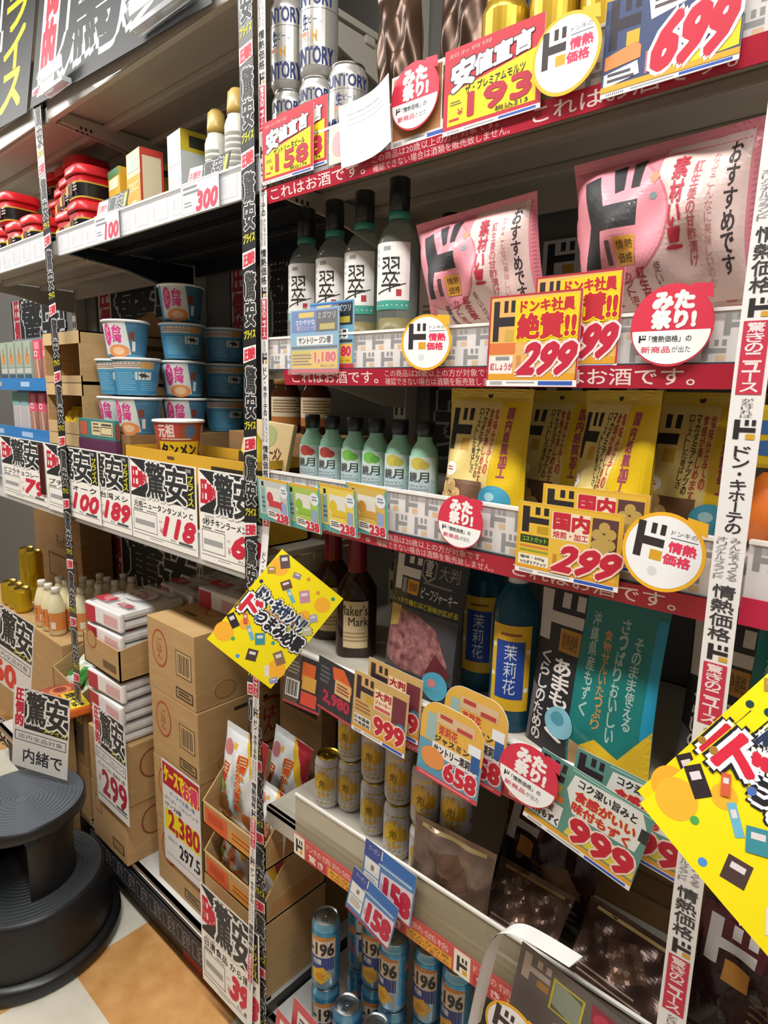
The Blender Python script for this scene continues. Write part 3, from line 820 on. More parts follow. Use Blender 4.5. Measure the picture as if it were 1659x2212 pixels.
# backing sheet with the block letters behind the pink pouches
def backsheet(p):
    p.rect(0, 0, 1, 1, 'c9c6c4')
    for i in range(5):
        for r in range(3): p.do(.02 + .2 * i + .1 * (r % 2), .03 + .33 * r, .14 + .2 * i + .1 * (r % 2), .3 + .33 * r, '1c1c20', 'b08a34')
card('backing_sheet', 'pale backing sheet with black block letters behind the pink pouches', 'poster', (.6, .455, ZB + .02), .5, .22, backsheet, 'c9c6c4')
def c1180(p):
    p.rect(0, 0, 1, 1, '6aa3c4').rect(.03, .02, .97, .36, '2f66ae').rect(.18, .05, .5, .13, 'd8b92a').rect(.55, .04, .97, .36, '1e2430').tb('ミズワリ', .58, .06, .93, .16, 'b0bcc8', .02).rect(.62, .24, .92, .33, 'b5a53a')
    p.tb('さわやかな', .12, .16, .52, .24, 'cfd6f0', .03).tb('翠ジンソーダ', .14, .25, .54, .33, 'cfa8c8', .02)
    p.rect(.14, .42, .88, .56, 'e9e7e2').tb('サントリー ジン翠', .18, .44, .84, .54, BLK, .05).rect(.03, .58, .97, .62, '3a3c40')
    p.rect(.03, .64, .97, .93, 'dfb634').lines(.05, .66, .45, .9, 5, '7a6a50').rect(.05, .64, .42, .7, 'c8b820')
    p.tb('1,180', .52, .68, .94, .84, 'cf2f44', .06, [('f0d8c8', .05)]).tb('税込1,298', .64, .87, .92, .91, '5a5030', .0).rect(0, .94, 1, 1, 'c22f3e')
card('price_card', 'blue and yellow price card reading 1,180 below the gin bottles', 'price card', (.178, -.016, 1.632), .125, .108, c1180, sleeve=True)
card('price_card', 'partly hidden blue card just right of the 1,180 card', 'price card', (.213, -.009, 1.64), .11, .11, c1180)
rnd_tag('round_tag', 'yellow rimmed round tag on the gin bottle shelf rail', 920, 740, .08, -.025, do_round, rz=.25, paper='f0b429')
def c299(p):
    p.rect(0, 0, 1, 1, 'dfae62').frame(0, 0, 1, .93, .02, 'b32a3a').do(.05, .06, .3, .5, '2b2126', 'c8a44a')
    p.poly([(.3, .06), (.97, .03), (.98, .5), (.3, .52)], 'f0c81a')
    p.tb('ドンキ社員', .36, .07, .93, .2, 'bf2433', .05, [('f4da1e', .06)]).tb('絶賛!!', .34, .22, .95, .48, 'bf2433', .05, [('f4da1e', .06)])
    p.rect(.02, .52, .32, .64, 'd8743e').rect(.02, .66, .3, .9, 'e9e2da').tb('紅しょうが', .04, .74, .3, .82, 'cc4458', .03).rect(.1, .67, .26, .71, '8a8d8c').rect(.02, .86, .98, .93, 'dc9c26')
    p.rect(.34, .66, .39, .84, 'c98a50')
    price(p, '299', .42, .54, .95, .86, 'bf1f3a', .05, 'f3dcdc', .12)
    foot(p, .93)
def tall(lab, x, z, w_, h_, pf, y=-.018, **k): return card('price_card', lab, 'price card', (x, y, z), w_, h_, pf, **k)
tall('red and yellow price card reading 299 in front of the pink pouches', .602, 1.612, .132, .118, c299)
tall('second red and yellow 299 card, half hidden behind the first one', .657, 1.632, .115, .118, c299, y=-.011)
rnd_tag('round_tag', 'red and white round tag on the rail below the large pink pouch', 1449, 703, .09, -.018, red_round)

# ---------------------------------------------------------------- third shelf: small green bottles and nut pouches
def kyo(col_, fr):
    def f(p):
        p.rect(0, 0, 1, 1, 'c3d2cc').rect(0, .55, 1, 1, 'a9bcc4').ell(.42, .16, .25, .15, fr).ell(.62, .2, .16, .1, col_)
        p.tb('鏡', .1, .38, .42, .62, '4a4448', .02).tb('月', .45, .38, .78, .62, '2c3038', .02).lines(.12, .7, .8, .95, 3, '8a989c')
    return f
for i, (px, y, c1, c2, lab) in enumerate((
        (675, .085, 'a83a38', 'b8443c', 'small green bottle with red fruit label, first from the black banner'), (717, .085, '9a3430', 'a84038', 'small green bottle with red fruit label, second from the banner'),
        (766, .082, '5f9a3c', '6fb04a', 'small green bottle with green fruit label, third from the banner'), (812, .08, '5f9a3c', '6fb04a', 'small green bottle with green fruit label, fourth from the banner'),
        (862, .078, 'b0a040', 'c2b04a', 'small green bottle with yellow fruit label, second from the nut pouch'), (916, .074, 'b0a040', 'c2b04a', 'small green bottle with yellow fruit label beside the nut pouch'))):
    b = bottle('liquor_bottle', lab, 'bottle', (X_(px, 1000, y), y, ZC), [(.0, .0), (.0215, .0), (.0235, .004), (.0235, .068), (.021, .08), (.0125, .093), (.0115, .11)], 'bottle_mint',
           [(.0, .1), (.0145, .1), (.0145, .122), (.0125, .124), (0, .124)], '141517:p', kyo(c1, c2), (.0238, .008, .062, 2.2, 'c3d2cc'), rz=.4, group='small green liquor bottles'); b.scale = (1.06, 1.06, 1.1)
def nut(p):
    p.rect(0, 0, 1, 1, 'd9b414:p').rect(.04, .03, .68, .99, 'd8c078:p').rect(.0, .0, 1, .1, 'd6b848:p').ell(.5, .055, .03, .02, '3a3020')
    p.do(.07, .16, .36, .5, '1d1b1c', 'c89a34')
    for i, (tx, k) in enumerate((('ローストした香ばしさ', '4a3c28'), ('マカダミアナッツの', '2a2622'), ('食感が楽しめます', 'a03428'), ('塩味仕立ての', 'b8402c'))): p.tv(tx, .42 + .065 * i, .16, .465 + .065 * i, .68 + .04 * (i % 3), k, .02)
    p.tv('国内焙煎加工', .76, .15, .83, .7, '9a3a58', .04)
    p.rect(.04, .74, .62, .99, '6a4a34').ell(.16, .66, .11, .06, 'e8e2d6').lines(.1, .64, .22, .68, 2, 'b05040')
    for a, b in ((.1, .82), (.22, .79), (.3, .86), (.16, .9), (.06, .92), (.26, .95), (.38, .93)): p.ell(a, b, .075, .055, 'c9a468', 20).ell(a - .02, b - .015, .03, .018, 'dabc86', 12)
    p.ell(.75, .87, .17, .11, '3f9ab8', 26).ell(.72, .85, .06, .035, '9fc8d4', 16)
for x, y, rz, ti, lab in ((.492, .055, .0, -.06, 'yellow nut pouch standing right beside the small green bottles'), (X_(1203, 950, .15), .15, -.1, -.05, 'yellow nut pouch standing behind, second from the green bottles'),
                          (X_(1330, 950, .065), .065, -.5, -.03, 'yellow nut pouch turned a little sideways, third from the green bottles'), (X_(1500, 950, .125), .135, -.05, -.06, 'yellow nut pouch nearest the tall white banner')):
    pp = P(.148, .19); nut(pp)
    Pouch(.148, .19, .066, 'stand', x * 31, wr=.0022).build('nut_pouch', lab, 'pouch', (x, y, ZC + .001), 'd9b414:p', pp, tilt=ti, rz=rz, group='yellow nut pouches', back='b89a20:p')
# goods of the left bay seen past the middle post
def jar(lab, px, y, z0):
    bottle('sauce_jar', lab, 'jar', (X_(px, 870, y), y, z0), [(.0, .0), (.037, 0), (.039, .004), (.039, .1), (.03, .115), (.028, .125)], '5a2c14:t', [(.0, .12), (.031, .12), (.031, .135), (0, .135)], 'a0802c:p',
           lambda p: p.rect(0, 0, 1, 1, 'cdbfa4').rect(0, .7, 1, 1, 'a8682c').lines(.1, .1, .9, .6, 5, '8a6a40'), (.0395, .02, .07, 2.4, 'cdbfa4'), rz=.9, group='brown jars behind the middle post')
zj = 1.497
jar('brown jar on a carton, left one behind the middle post', 618, .28, zj); jar('brown jar on a carton, right one behind the middle post', 682, .3, zj)
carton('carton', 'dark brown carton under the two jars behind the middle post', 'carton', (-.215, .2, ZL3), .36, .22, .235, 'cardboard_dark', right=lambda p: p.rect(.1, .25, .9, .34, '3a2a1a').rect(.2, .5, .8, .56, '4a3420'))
card('poster_sheet', 'black poster with white lettering at the back behind the green bottles', 'poster', (.2, .455, ZC + .03), .26, .2, lambda p: p.rect(0, 0, 1, 1, '17181b').tb('安', .1, .1, .9, .95, '17181b', .042, [('8a8c90', .03)]), '17181b')
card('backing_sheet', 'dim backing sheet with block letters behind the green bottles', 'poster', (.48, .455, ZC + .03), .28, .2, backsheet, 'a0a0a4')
def c238(k1, k2):
    def f(p):
        p.rect(0, 0, 1, 1, '5fa8a4').rect(.03, .0, .97, .06, 'e0b030').rect(.06, .06, .94, .86, k1).rect(.3, .2, .72, .6, 'e4e2d8').ell(.4, .45, .1, .14, k2).ell(.78, .6, .09, .12, k2).rect(.35, .5, .7, .64, k2)
        p.rect(.12, .22, .24, .82, '86b0a8').rect(.145, .1, .215, .2, '1a1c1c').rect(.15, .2, .21, .26, 'b8ccc4').lines(.13, .45, .23, .75, 3, '5a6a8a')
        p.ell(.84, .26, .12, .14, 'e8ecf0').lines(.77, .2, .92, .32, 2, '8a94a4').rect(.76, .5, .9, .8, '98a8d0')
        p.poly([(.3, .72), (.97, .8), (.97, .99), (.3, .9)], 'efe9e4').lines(.33, .76, .55, .88, 3, '4a5054')
        p.tb('238', .58, .78, .94, .96, 'cc2f46', .06, [('f2dcdc', .05)])
    return f
for x, z, dy, k1, k2, lab in ((.085, 1.353, -.03, 'c4c8c4', 'c8404a', 'small red fruit price card reading 238, leftmost of the row'), (.165, 1.35, -.026, 'a9c860', '8fc040', 'small green fruit price card reading 238 in the row'),
                          (.25, 1.357, -.022, 'e8d060', 'e0c030', 'small yellow fruit price card reading 238, front of the row'), (.312, 1.364, -.014, 'd8b860', 'd0a040', 'small orange card reading 238 behind the yellow one')):
    card('price_card', lab, 'price card', (x, dy, z), .094, .085, c238(k1, k2), roll=.03, tilt=.1)
rnd_tag('round_tag', 'red and white round tag between the 238 cards and the nut pouch card', 993, 1128, .08, -.02, red_round, roll=.06)
def ckoku(p):
    p.rect(0, 0, 1, 1, 'd9a928').rect(.03, .03, .97, .93, 'dfb53c').do(.05, .06, .32, .42, '241f22', 'b8921c')
    p.rect(.35, .08, .71, .45, 'e9d8bc').tb('国', .37, .1, .52, .31, 'bf2436', .06).tb('内', .55, .1, .7, .31, 'bf2436', .06).tb('焙煎・加工', .37, .34, .7, .43, 'c84450', .04)
    p.rect(.73, .09, .96, .55, '5a3838')
    for a, b in ((.78, .3), (.84, .2), (.9, .28), (.83, .36), (.9, .42), (.78, .44), (.85, .48)): p.ell(a, b, .05, .07, 'b89a50', 16)
    p.rect(.04, .46, .33, .57, '2f3a1c').tb('コストカット', .06, .48, .31, .55, '8fc43a', .02).rect(.04, .6, .33, .63, 'd07a3a').rect(.04, .66, .33, .69, '8a9a2a')
    p.rect(.03, .73, .34, .88, 'e9e2d0').tb('塩味・500g', .05, .75, .3, .8, '3c3a3a', .03).tb('マカダミアナッツ', .05, .82, .32, .87, '2a2a2a', .03)
    p.rect(.38, .66, .42, .86, 'c8802a').rect(.02, .88, .98, .93, 'dc9822')
    price(p, '299', .44, .53, .98, .87, 'bd1f36', .05, 'f0d0c0', .12)
    foot(p, .93)
tall('yellow price card reading 299 with nuts below the yellow pouches', .672, 1.362, .145, .098, ckoku, y=-.02)
tall('second yellow nut price card, half hidden behind the front one', .7, 1.388, .14, .098, ckoku, y=-.012)
rnd_tag('round_tag', 'yellow rimmed round tag beside the white banner on the nut shelf', 1431, 1193, .094, -.03, do_round, roll=.1, paper='f0b429')

# ---------------------------------------------------------------- fourth shelf: whiskey, jerky, blue bottles, seaweed pouches
def whis(lab, x, y):
    t = thing('whiskey_bottle', lab, 'bottle', (x, y, ZD), rz=.72, group='red capped whiskey bottles'); t.scale = (1.03, 1.03, 1.08)
    sq = lambda a, z: 1 + .09 * math.cos(4 * a) * -1 if z < .115 else 1
    G().lathe([(0, 0), (.04, 0), (.0435, .005), (.0435, .112), (.04, .128), (.026, .15), (.017, .162), (.0155, .235)], '2c120a:g', 32, wob=sq).build('bottle_glass', t)
    g = G(); g.lathe([(.0195, .13), (.0205, .135), (.0185, .165), (.0178, .24), (.015, .245), (0, .245)], '7d1a26:g', 32, wob=lambda a, z: 1 + (.05 * math.sin(5 * a) if z < .14 else 0)); g.build('wax_cap', t, 'dark red wax cap')
    r = .0452; wd = r * 1.9; p = P(wd, .09)
    p.rect(0, 0, 1, 1, 'd8c096').tb("Maker's", .12, .08, .78, .3, '2a2018', .01).tb('Mark', .34, .34, .8, .52, '2a2018', .01).ell(.85, .2, .06, .07, '8a7450').lines(.2, .66, .8, .9, 3, 'a08c64'); p.fine(.006)
    s = cyl(r, 0, .022); g = G(); g.grid(18, 1, lambda u, v: s((u - .5) * wd, v * .09, 0), 'd8c096'); g.pr(p, s); g.build('label', t)
whis('whiskey bottle with red wax cap in front of the black jerky pouch', X_(770, 1350, .12), .12)
whis('whiskey bottle with red wax cap behind the yellow flyer', .058, .15)
def jerky(p):
    p.rect(0, 0, 1, 1, '1c1a1e:g').do(.05, .02, .4, .3, 'cfc8c4', None).rect(.24, .21, .4, .31, 'c58a2c').tb('情熱価格', .26, .23, .38, .29, '5a3818', 0).rect(.16, .21, .22, .31, '8a8a90')
    p.poly([(.5, .02), (.6, .06), (.6, .16), (.5, .21), (.41, .16), (.41, .06)], '8a8884').poly([(.5, .035), (.585, .07), (.585, .15), (.5, .19), (.425, .15), (.425, .07)], '1c1a1e').tv('雲', .46, .05, .55, .17, 'b8b6b2', .02)
    p.tb('大判', .64, .06, .9, .16, '8a8884', .0).tb('ビーフジャーキー', .44, .24, .92, .32, 'c8c6c2', .01).lines(.45, .2, .9, .23, 1, '6a6866')
    p.rect(.02, .345, .97, .395, '3a3a1c').tb('しっかり噛むほど旨味が広がる', .04, .35, .95, .39, 'c8c030', .02)
    p.rect(.03, .41, .97, .86, '3c3a3e').poly([(.04, .5), (.2, .43), (.45, .44), (.7, .5), (.8, .6), (.9, .72), (.85, .82), (.6, .84), (.3, .85), (.05, .8)], 'jerky_meat')
    p.poly([(.04, .41), (.2, .41), (.17, .55), (.04, .58)], 'b09248').poly([(.75, .66), (.95, .78), (.85, .85), (.66, .8)], '5a1a20')
    p.rect(.03, .87, .97, .94, '141416').tb('噛みごたえ抜群', .06, .875, .6, .935, 'e2e0de', .03).ell(.78, .88, .15, .1, '4a9ab4', 26).ell(.75, .86, .05, .03, 'c87878', 12)
pp = P(.165, .255); jerky(pp)
Pouch(.165, .255, .03, 'stand', 4, wr=.001).build('jerky_pouch', 'black beef jerky pouch with meat picture between the whiskey and blue bottles', 'pouch', (.372, .06, ZD + .001), '1c1a1e:g', pp, tilt=-.08, roll=.03)
def bluelab(p):
    p.rect(0, 0, 1, 1, 'd6a81c').rect(.15, .18, .85, .86, '1a3f94').tv('茉莉花', .36, .22, .66, .82, 'd5d8dc', .0).rect(.25, .09, .75, .12, '8a4a20')
    for a, b in ((.06, .6), (.94, .3), (.92, .75), (.08, .25)): p.ell(a, b, .06, .03, 'e8e2c4', 10)
for px, y, lab in ((1108, .085, 'blue jasmine liquor bottle, the nearer of the two'), (1037, .17, 'blue jasmine liquor bottle standing behind, next to the jerky pouch')):
    bottle('liquor_bottle', lab, 'bottle', (X_(px, 1450, y), y, ZD), [(.0, .0), (.033, 0), (.036, .005), (.036, .172), (.033, .19), (.018, .212), (.0145, .222)], '2d6f8c:t',
           [(.0, .215), (.0155, .215), (.0155, .242), (.0135, .244), (0, .244)], 'b8c0c4:p', bluelab, (.0365, .035, .128, 1.75, 'd6a81c'), rz=.35, group='blue jasmine bottles').scale = (1.03, 1.03, 1.1)
def sea(p):
    p.rect(0, 0, 1, 1, '17706c:g').rect(0, 0, .4, 1, '1c1b1f').poly([(.0, .62), (.08, .66), (.04, 1), (0, 1)], '5a5858')
    p.do(.02, .07, .4, .36, 'bdb6b2', None).rect(.22, .27, .4, .4, 'a87828').tb('情熱価格', .24, .29, .38, .38, '5a3c18', 0)
    p.tv('くらしのための', .07, .42, .16, .97, 'cdc6c2', .03).tv('あまもずく', .2, .44, .36, .92, 'dcd6d2', .04)
    p.ell(.32, .8, .13, .09, '7ab0c0', 24).ell(.3, .78, .06, .04, '4a8a9a', 12)
    for i, tx in enumerate(('沖縄県産もずく', '食物せんいたっぷり', 'さっぱりおいしい', 'そのまま使える')): p.tv(tx, .47 + .11 * i, .12 + .08 * (i % 2), .53 + .11 * i, .7 + .05 * (i % 3), '9ab4ac' if i != 1 else 'b58a4a', .02)
    p.rect(.93, .08, 1, .72, '1486a8').poly([(.45, .9), (.62, .8), (.8, .86), (1, .66), (1, 1), (.5, 1)], 'd3ac22').poly([(.48, 1), (.6, .9), (.85, .98), (.9, 1)], '2a2020')
    p.poly([(.43, .85), (.6, .88), (.55, 1), (.42, 1)], 'a88458')
for x, y, rz, lab in ((.688, .075, -.12, 'teal and black seaweed pouch left of the tall white banner'), (.9, .1, -.08, 'teal and black seaweed pouch partly behind the tall white banner')):
    pp = P(.2, .262); sea(pp)
    Pouch(.2, .262, .036, 'stand', x * 17, wr=.0016).build('seaweed_pouch', lab, 'pouch', (x, y - .02, ZD + .001), '17706c:g', pp, tilt=-.06, rz=rz, group='teal seaweed pouches')
def mcard(bar):
    def f(p):
        p.rect(0, 0, 1, 1, '2a2c34')
        if bar:
            p.rect(0, 0, .4, 1, '57504c').rect(.45, .1, .8, .45, 'd8642a').rect(.48, .35, .85, .62, 'd9a54a').rect(.05, .5, .42, .85, 'e6e2dc')
            for i in range(7): p.rect(.08 + .045 * i, .53, .1 + .045 * i + .012 * (i % 2), .82, '2a2a2c')
            p.rect(.48, .66, .9, .92, 'd9503c').lines(.08, .15, .38, .42, 4, '9a9490')
        else:
            p.poly([(.4, .08), (.7, .04), (.95, .3), (.95, .42), (.45, .3)], 'd8602a').rect(.5, .28, .93, .56, 'd9b078').lines(.55, .34, .88, .52, 3, '8a4a34').tb('2,980', .2, .6, .92, .84, 'b02a44', .05, [('5a1a2a', .04)]).lines(.08, .15, .35, .5, 4, '5a5c64')
        p.rect(0, .95, 1, 1, 'b8404a')
    return f
card('price_card', 'folded barcode price card leaning out beside the yellow flyer', 'price card', (.158, -.03, .998), .085, .108, mcard(True), rz=.25, roll=.12)
card('price_card', 'dark price card with an orange bottle picture below the whiskey', 'price card', (.238, -.02, 1.008), .095, .105, mcard(False), rz=0, roll=.1)
def c999m(p):
    p.rect(0, 0, 1, 1, 'c8a468').rect(.02, .02, .98, .93, 'caa566').do(.05, .06, .38, .44, '35242a', 'c59a34')
    p.rect(.4, .14, .72, .48, 'e6d2b0').tb('大判', .42, .16, .7, .28, 'a8202e', .05).tb('ジャーキー', .42, .31, .7, .38, 'c23a44', .03).rect(.42, .41, .7, .46, 'c8505a').rect(.73, .12, .97, .55, '6e2c3a').ell(.9, .56, .08, .06, '3a78a0', 16)
    p.lines(.05, .48, .34, .66, 3, '9a6a44').rect(.04, .7, .36, .87, 'e9e4da').tb('日本国産', .05, .72, .34, .78, BLK, .04).tb('牛肉使用', .05, .8, .34, .86, BLK, .04).rect(.02, .88, .98, .93, 'dc9a28')
    p.poly([(.42, .88), (.5, .55), (.75, .58), (.98, .66), (.98, .88)], 'dca83c')
    price(p, '999', .43, .58, .96, .86, 'bd1f36', .05, 'f0d6c4', .0)
    foot(p, .93)
tall('beige price card reading 999 with meat picture under the jerky pouch', .352, 1.0, .125, .116, c999m, y=-.022, roll=.06)
tall('second beige 999 card peeking out above the front one', .375, 1.028, .12, .116, c999m, y=-.012, roll=.05)
def c658(p):
    A = [(1 - .3 * (1 - math.cos(PI / 2 * i / 8)), .262 * (1 - math.sin(PI / 2 * i / 8))) for i in range(9)] + [(.3 * (1 - math.sin(PI / 2 * i / 8)), .262 * (1 - math.cos(PI / 2 * i / 8))) for i in range(9)]
    p.rect(0, .5, 1, 1, '5f9fb8').poly([(0, .52), (1, .52)] + A, 'e0b04c').rect(.1, .16, .26, .5, '9ab8b4').rect(.25, .1, .85, .24, 'd8b890').rect(.3, .12, .5, .17, 'b8443a').rect(.58, .18, .82, .23, 'b8443a')
    p.tb('茉莉花', .3, .26, .6, .38, 'c23a3a', .03).tb('ジャスミン', .25, .4, .8, .48, '2f2c2a', .04).rect(.22, .5, .95, .66, 'e8e4e0').tb('サントリー茉莉花', .25, .52, .92, .63, '2a2a2e', .04)
    p.rect(.78, .3, .97, .42, 'e8ecf0').rect(.84, .42, .97, .62, '2a5a9c').ell(.25, .72, .2, .14, 'e0914c', 24).poly([(0, .9), (.3, .84), (.6, .9), (1, .86), (1, 1), (0, 1)], '5a94ac')
    price(p, '658', .46, .68, .95, .9, 'c42038', .05, 'f0d4d8', .0)
    p.rect(0, .94, 1, 1, 'd03a48').rect(.05, .96, .9, .975, 'e8a0a0')
tall('light blue price card reading 658 in front of the blue bottles', .506, .99, .118, .135, c658, y=-.03, roll=.08, arch=.3)
tall('second orange-topped 658 card peeking out behind the front one', .538, 1.012, .115, .146, c658, y=-.014, roll=.06, arch=.3)
rnd_tag('round_tag', 'red and white round tag partly covered by the teal 999 card', 1140, 1676, .092, -.04, red_round, roll=.16)
def c999t(p):
    p.rect(0, 0, 1, 1, '5c8f84').do(.03, .04, .26, .42, '2c1f2a', 'b8982a').rect(.3, .02, .98, .04, '8fc4b4')
    p.poly([(.33, .08), (.9, .02), (.97, .2), (.94, .52), (.4, .56), (.3, .3)], 'dfe2de')
    p.tb('コク深い旨みと', .38, .09, .88, .2, '2a2c2c', .04).tb('食感がいい', .38, .24, .9, .37, 'c42a3a', .05, [('ead27a', .05)]).tb('味付もずく', .38, .4, .88, .52, 'c42a3a', .05, [('ead27a', .05)])
    p.rect(.03, .45, .3, .53, 'd8682e').rect(.02, .57, .32, .86, 'e4e4e2').tb('沖縄産', .04, .6, .24, .7, '2a2c2c', .04).tb('味付もずく', .04, .74, .31, .84, '2a2c2c', .05)
    p.rect(.93, .2, 1, .36, '2a2c2c').poly([(.38, .86), (.44, .6), (.6, .66), (.75, .58), (.99, .7), (.99, .86)], 'd8c83c').rect(0, .88, 1, .94, 'e0a22a')
    price(p, '999', .42, .58, .96, .88, 'c01a34', .05, 'eed8c8', .0)
    foot(p, .94, '2f54b4')
tall('teal price card reading 999 hanging at a slant under the seaweed pouch', .722, .998, .158, .116, c999t, y=-.034, roll=.2)
tall('second teal 999 card hidden behind the slanted one', .775, 1.018, .155, .112, c999t, y=-.016, roll=.1)

# ---------------------------------------------------------------- lowest shelf: lemon cans, coffee-brown pouches, cartons
def lemon(p):
    p.rect(0, 0, 1, 1, 'bdb8b8:p').rect(0, .0, 1, .05, 'c0a030:f').rect(0, .95, 1, 1, 'b09a3a:f')
    for k in (0, 1):
        o = .08 + .5 * k
        p.ell(o, .46, .15, .36, 'c9981a:p', 30).ell(o - .03, .4, .09, .25, 'dcb22c:p', 24).tb('角', o - .05, .36, o + .03, .56, '8a6a14', .02).lines(o - .14, .84, o + .12, .93, 2, 'a89434')
        p.lines(o + .2, .1, o + .3, .3, 4, '807a80').rect(o + .22, .68, o + .28, .8, '4a464a')
LC = []
for i, (px, y, up) in enumerate(((708, .105, 0), (757, .13, 1), (809, .11, 1), (862, .09, 1), (922, .072, 1), (988, .082, 1))):
    x = X_(px, 1700, y)
    LC.append(x)
    n = ('first', 'second', 'third', 'fourth', 'fifth', 'last')[i]
    can('lemon_can', 'silver and gold lemon can in the lower row, %s from the left' % n, 'drink can', (x, y, ZE), .0285, .12, lemon, 'c4bfbe:p', rz=-.1, group='silver and gold lemon cans', lid='c2a83c:m')
    if up: can('lemon_can', 'silver and gold lemon can stacked in the upper row, %s from the left' % n, 'drink can', (x, y, ZE + .12), .0285, .12, lemon, 'c4bfbe:p', rz=-.2, group='silver and gold lemon cans', lid='c2a83c:m')
carton('carton', 'brown carton at the back of the lowest shelf behind the dark pouches', 'carton', (.69, .26, ZE), .3, .16, .16, 'cardboard_dark', front=lambda p: p.rect(.1, .2, .4, .26, '4a3420').rect(.5, .4, .9, .7, '6a4c30').rect(.52, .44, .88, .66, '7c5c3a').tb('中身', .7, .12, .84, .3, '2a1c10', .02), bev=.002)
carton('carton', 'orange and purple striped carton behind the white banner on the lowest shelf', 'carton', (.99, .2, ZE), .2, .2, .19, 'c4a070', front=lambda p: p.rect(.3, 0, .6, 1, '6a3a5c').rect(.6, 0, 1, 1, 'd98a58').tb('珈琲', .68, .2, .92, .5, '8a4a34', .02))
def cof(p):
    p.rect(0, 0, 1, 1, '2c1a1a:g').rect(0, .02, .45, .3, '4a1a22:g').do(.06, .1, .4, .42, 'b8b0aa', None).rect(.2, .36, .38, .5, 'a8702a').rect(.55, .12, .85, .18, 'b08850').lines(.4, .5, .9, .85, 6, '6a4a2c', .3)
    p.poly([(.5, .48), (.75, .42), (.9, .6), (.6, .75)], '6a4a28')
for nm, x, y, z, w_, h_, ti, rz, sd, m, lab in (
        ('a', .485, .014, .004, .165, .15, -.16, .05, 3, '7d695c:f', 'shiny brown pouch slumped against the clear guard, leftmost of the pouches'),
        ('b', .6, .12, .002, .19, .19, -.3, -.06, 9, '2c1a1a:g', 'dark brown pouch with pale block letter standing behind the slumped ones'),
        ('c', .605, .028, .006, .14, .12, -.75, .0, 6, '5e4a40:f', 'creased brown pouch in the middle behind the clear guard'),
        ('d', .762, .03, .006, .16, .13, -.8, -.1, 12, '4e3a34:f', 'creased dark brown pouch just left of the white banner'),
        ('e', .945, .09, .004, .2, .19, -.25, -.1, 15, '2c1a1a:g', 'dark brown pouch standing behind the lower end of the white banner')):
    pp = P(w_, h_); cof(pp) if nm in 'be' else pp.rect(0, 0, 1, 1, m).rect(.1, .06, .9, .1, 'a8905a').poly([(.3, .3), (.6, .2), (.8, .5), (.5, .7)], '6a5040:f').lines(.15, .7, .8, .9, 3, '8a7460', .3)
    Pouch(w_, h_, .03, 'pillow', sd, wr=.004).build('coffee_pouch', lab, 'pouch', (x, y, ZE + z + .012), m, pp, tilt=ti, rz=rz, group='dark brown pouches')
def c158b(p):
    p.rect(0, 0, 1, 1, '4f80bc').rect(0, 0, 1, .22, '2f6cb4').rect(0, 0, .36, .3, '3a4c94').tb('クーポン', .08, .06, .3, .16, 'b8c4e0', .0).rect(.34, .02, .36, .2, 'dce4ee').rect(.03, .32, .33, .58, 'e6e6e2').rect(.03, .6, .33, .86, 'e6e6e2').rect(.16, .4, .22, .5, '8a7a6a').lines(.06, .64, .3, .82, 4, 'a8a098')
    p.poly([(.36, .4), (.98, .34), (.98, .96), (.36, .9)], 'd8d2dc').poly([(.3, .26), (.95, .24), (.95, .29), (.3, .3)], 'a8c4e0').rect(.38, .6, .43, .76, 'c8a0b0')
    price(p, '158', .46, .45, .94, .86, 'b81f40', .06, None)
    p.rect(0, .95, 1, 1, 'a83a4c')
tall('blue price card reading 158 with coupon on the clear guard', .378, .684, .12, .112, c158b, y=-.02, roll=.1)
tall('lower blue 158 coupon card hanging in front below the guard', .345, .63, .112, .102, c158b, y=-.032, roll=.22)
# card, loop and tag at the bottom edge of the view
def cgrey(p):
    p.rect(0, 0, 1, 1, '6a6360').do(.04, .06, .26, .36, 'b8a8a0', 'b08048').poly([(.28, .1), (.52, .2), (.52, .5), (.28, .4)], '8f9a88').frame(.28, .12, .52, .48, .02, 'c8c030').poly([(.56, .08), (.98, .1), (.98, .5), (.6, .46)], '9a2c44')
    price(p, '999', .58, .12, .94, .42, 'b02a44', .05, 'c06a70').poly([(.6, .42), (.7, .34), (.98, .44), (.98, .54)], 'b8962a') if False else None
    p.tb('999', .6, .14, .95, .4, 'c83a54', .05).tb('999', .35, .6, .8, .9, 'c44a58', .05, [('d8a0a0', .05)]).rect(.8, .5, .98, .8, 'a89890')
card('price_card', 'grey price card with block letter hanging at the bottom behind a clear loop', 'price card', (.738, -.03, .648), .2, .15, cgrey, '6a6360', roll=.12)
g = G()
pth = [on_y(1008, 2230, -.075), on_y(1030, 2130, -.075), on_y(1050, 2050, -.07), on_y(1072, 2018, -.066), on_y(1105, 2016, -.06), on_y(1150, 2040, -.05), on_y(1230, 2090, -.04)]
def ribbon(g, pts, w_, k):
    pts = [Vector(q) for q in pts]; q = []
    for i in range(len(pts) - 1):
        for s in range(4): q.append(pts[i].lerp(pts[i + 1], s / 4))
    q.append(pts[-1])
    for _ in range(3): q = [q[0]] + [(q[i - 1] + q[i] * 2 + q[i + 1]) / 4 for i in range(1, len(q) - 1)] + [q[-1]]
    d = Vector((.25, .9, .1)).normalized() * w_
    n = len(q)
    for off in (0, .0008):
        o_ = Vector((-off, -off, off))
        g.add([tuple(p + o_) for p in q] + [tuple(p + d + o_) for p in q], [(i, i + 1, n + i + 1, n + i) for i in range(n - 1)], k, True)
ribbon(g, pth, .028, 'f2f2f0:p')
g.build('display_loop', label='white plastic display loop arching over the grey price card', cat='sign holder')
rnd_tag('round_tag', 'yellow rimmed round tag at the bottom edge of the view', 1105, 2232, .09, -.062, do_round, paper='f0b429', roll=.15)

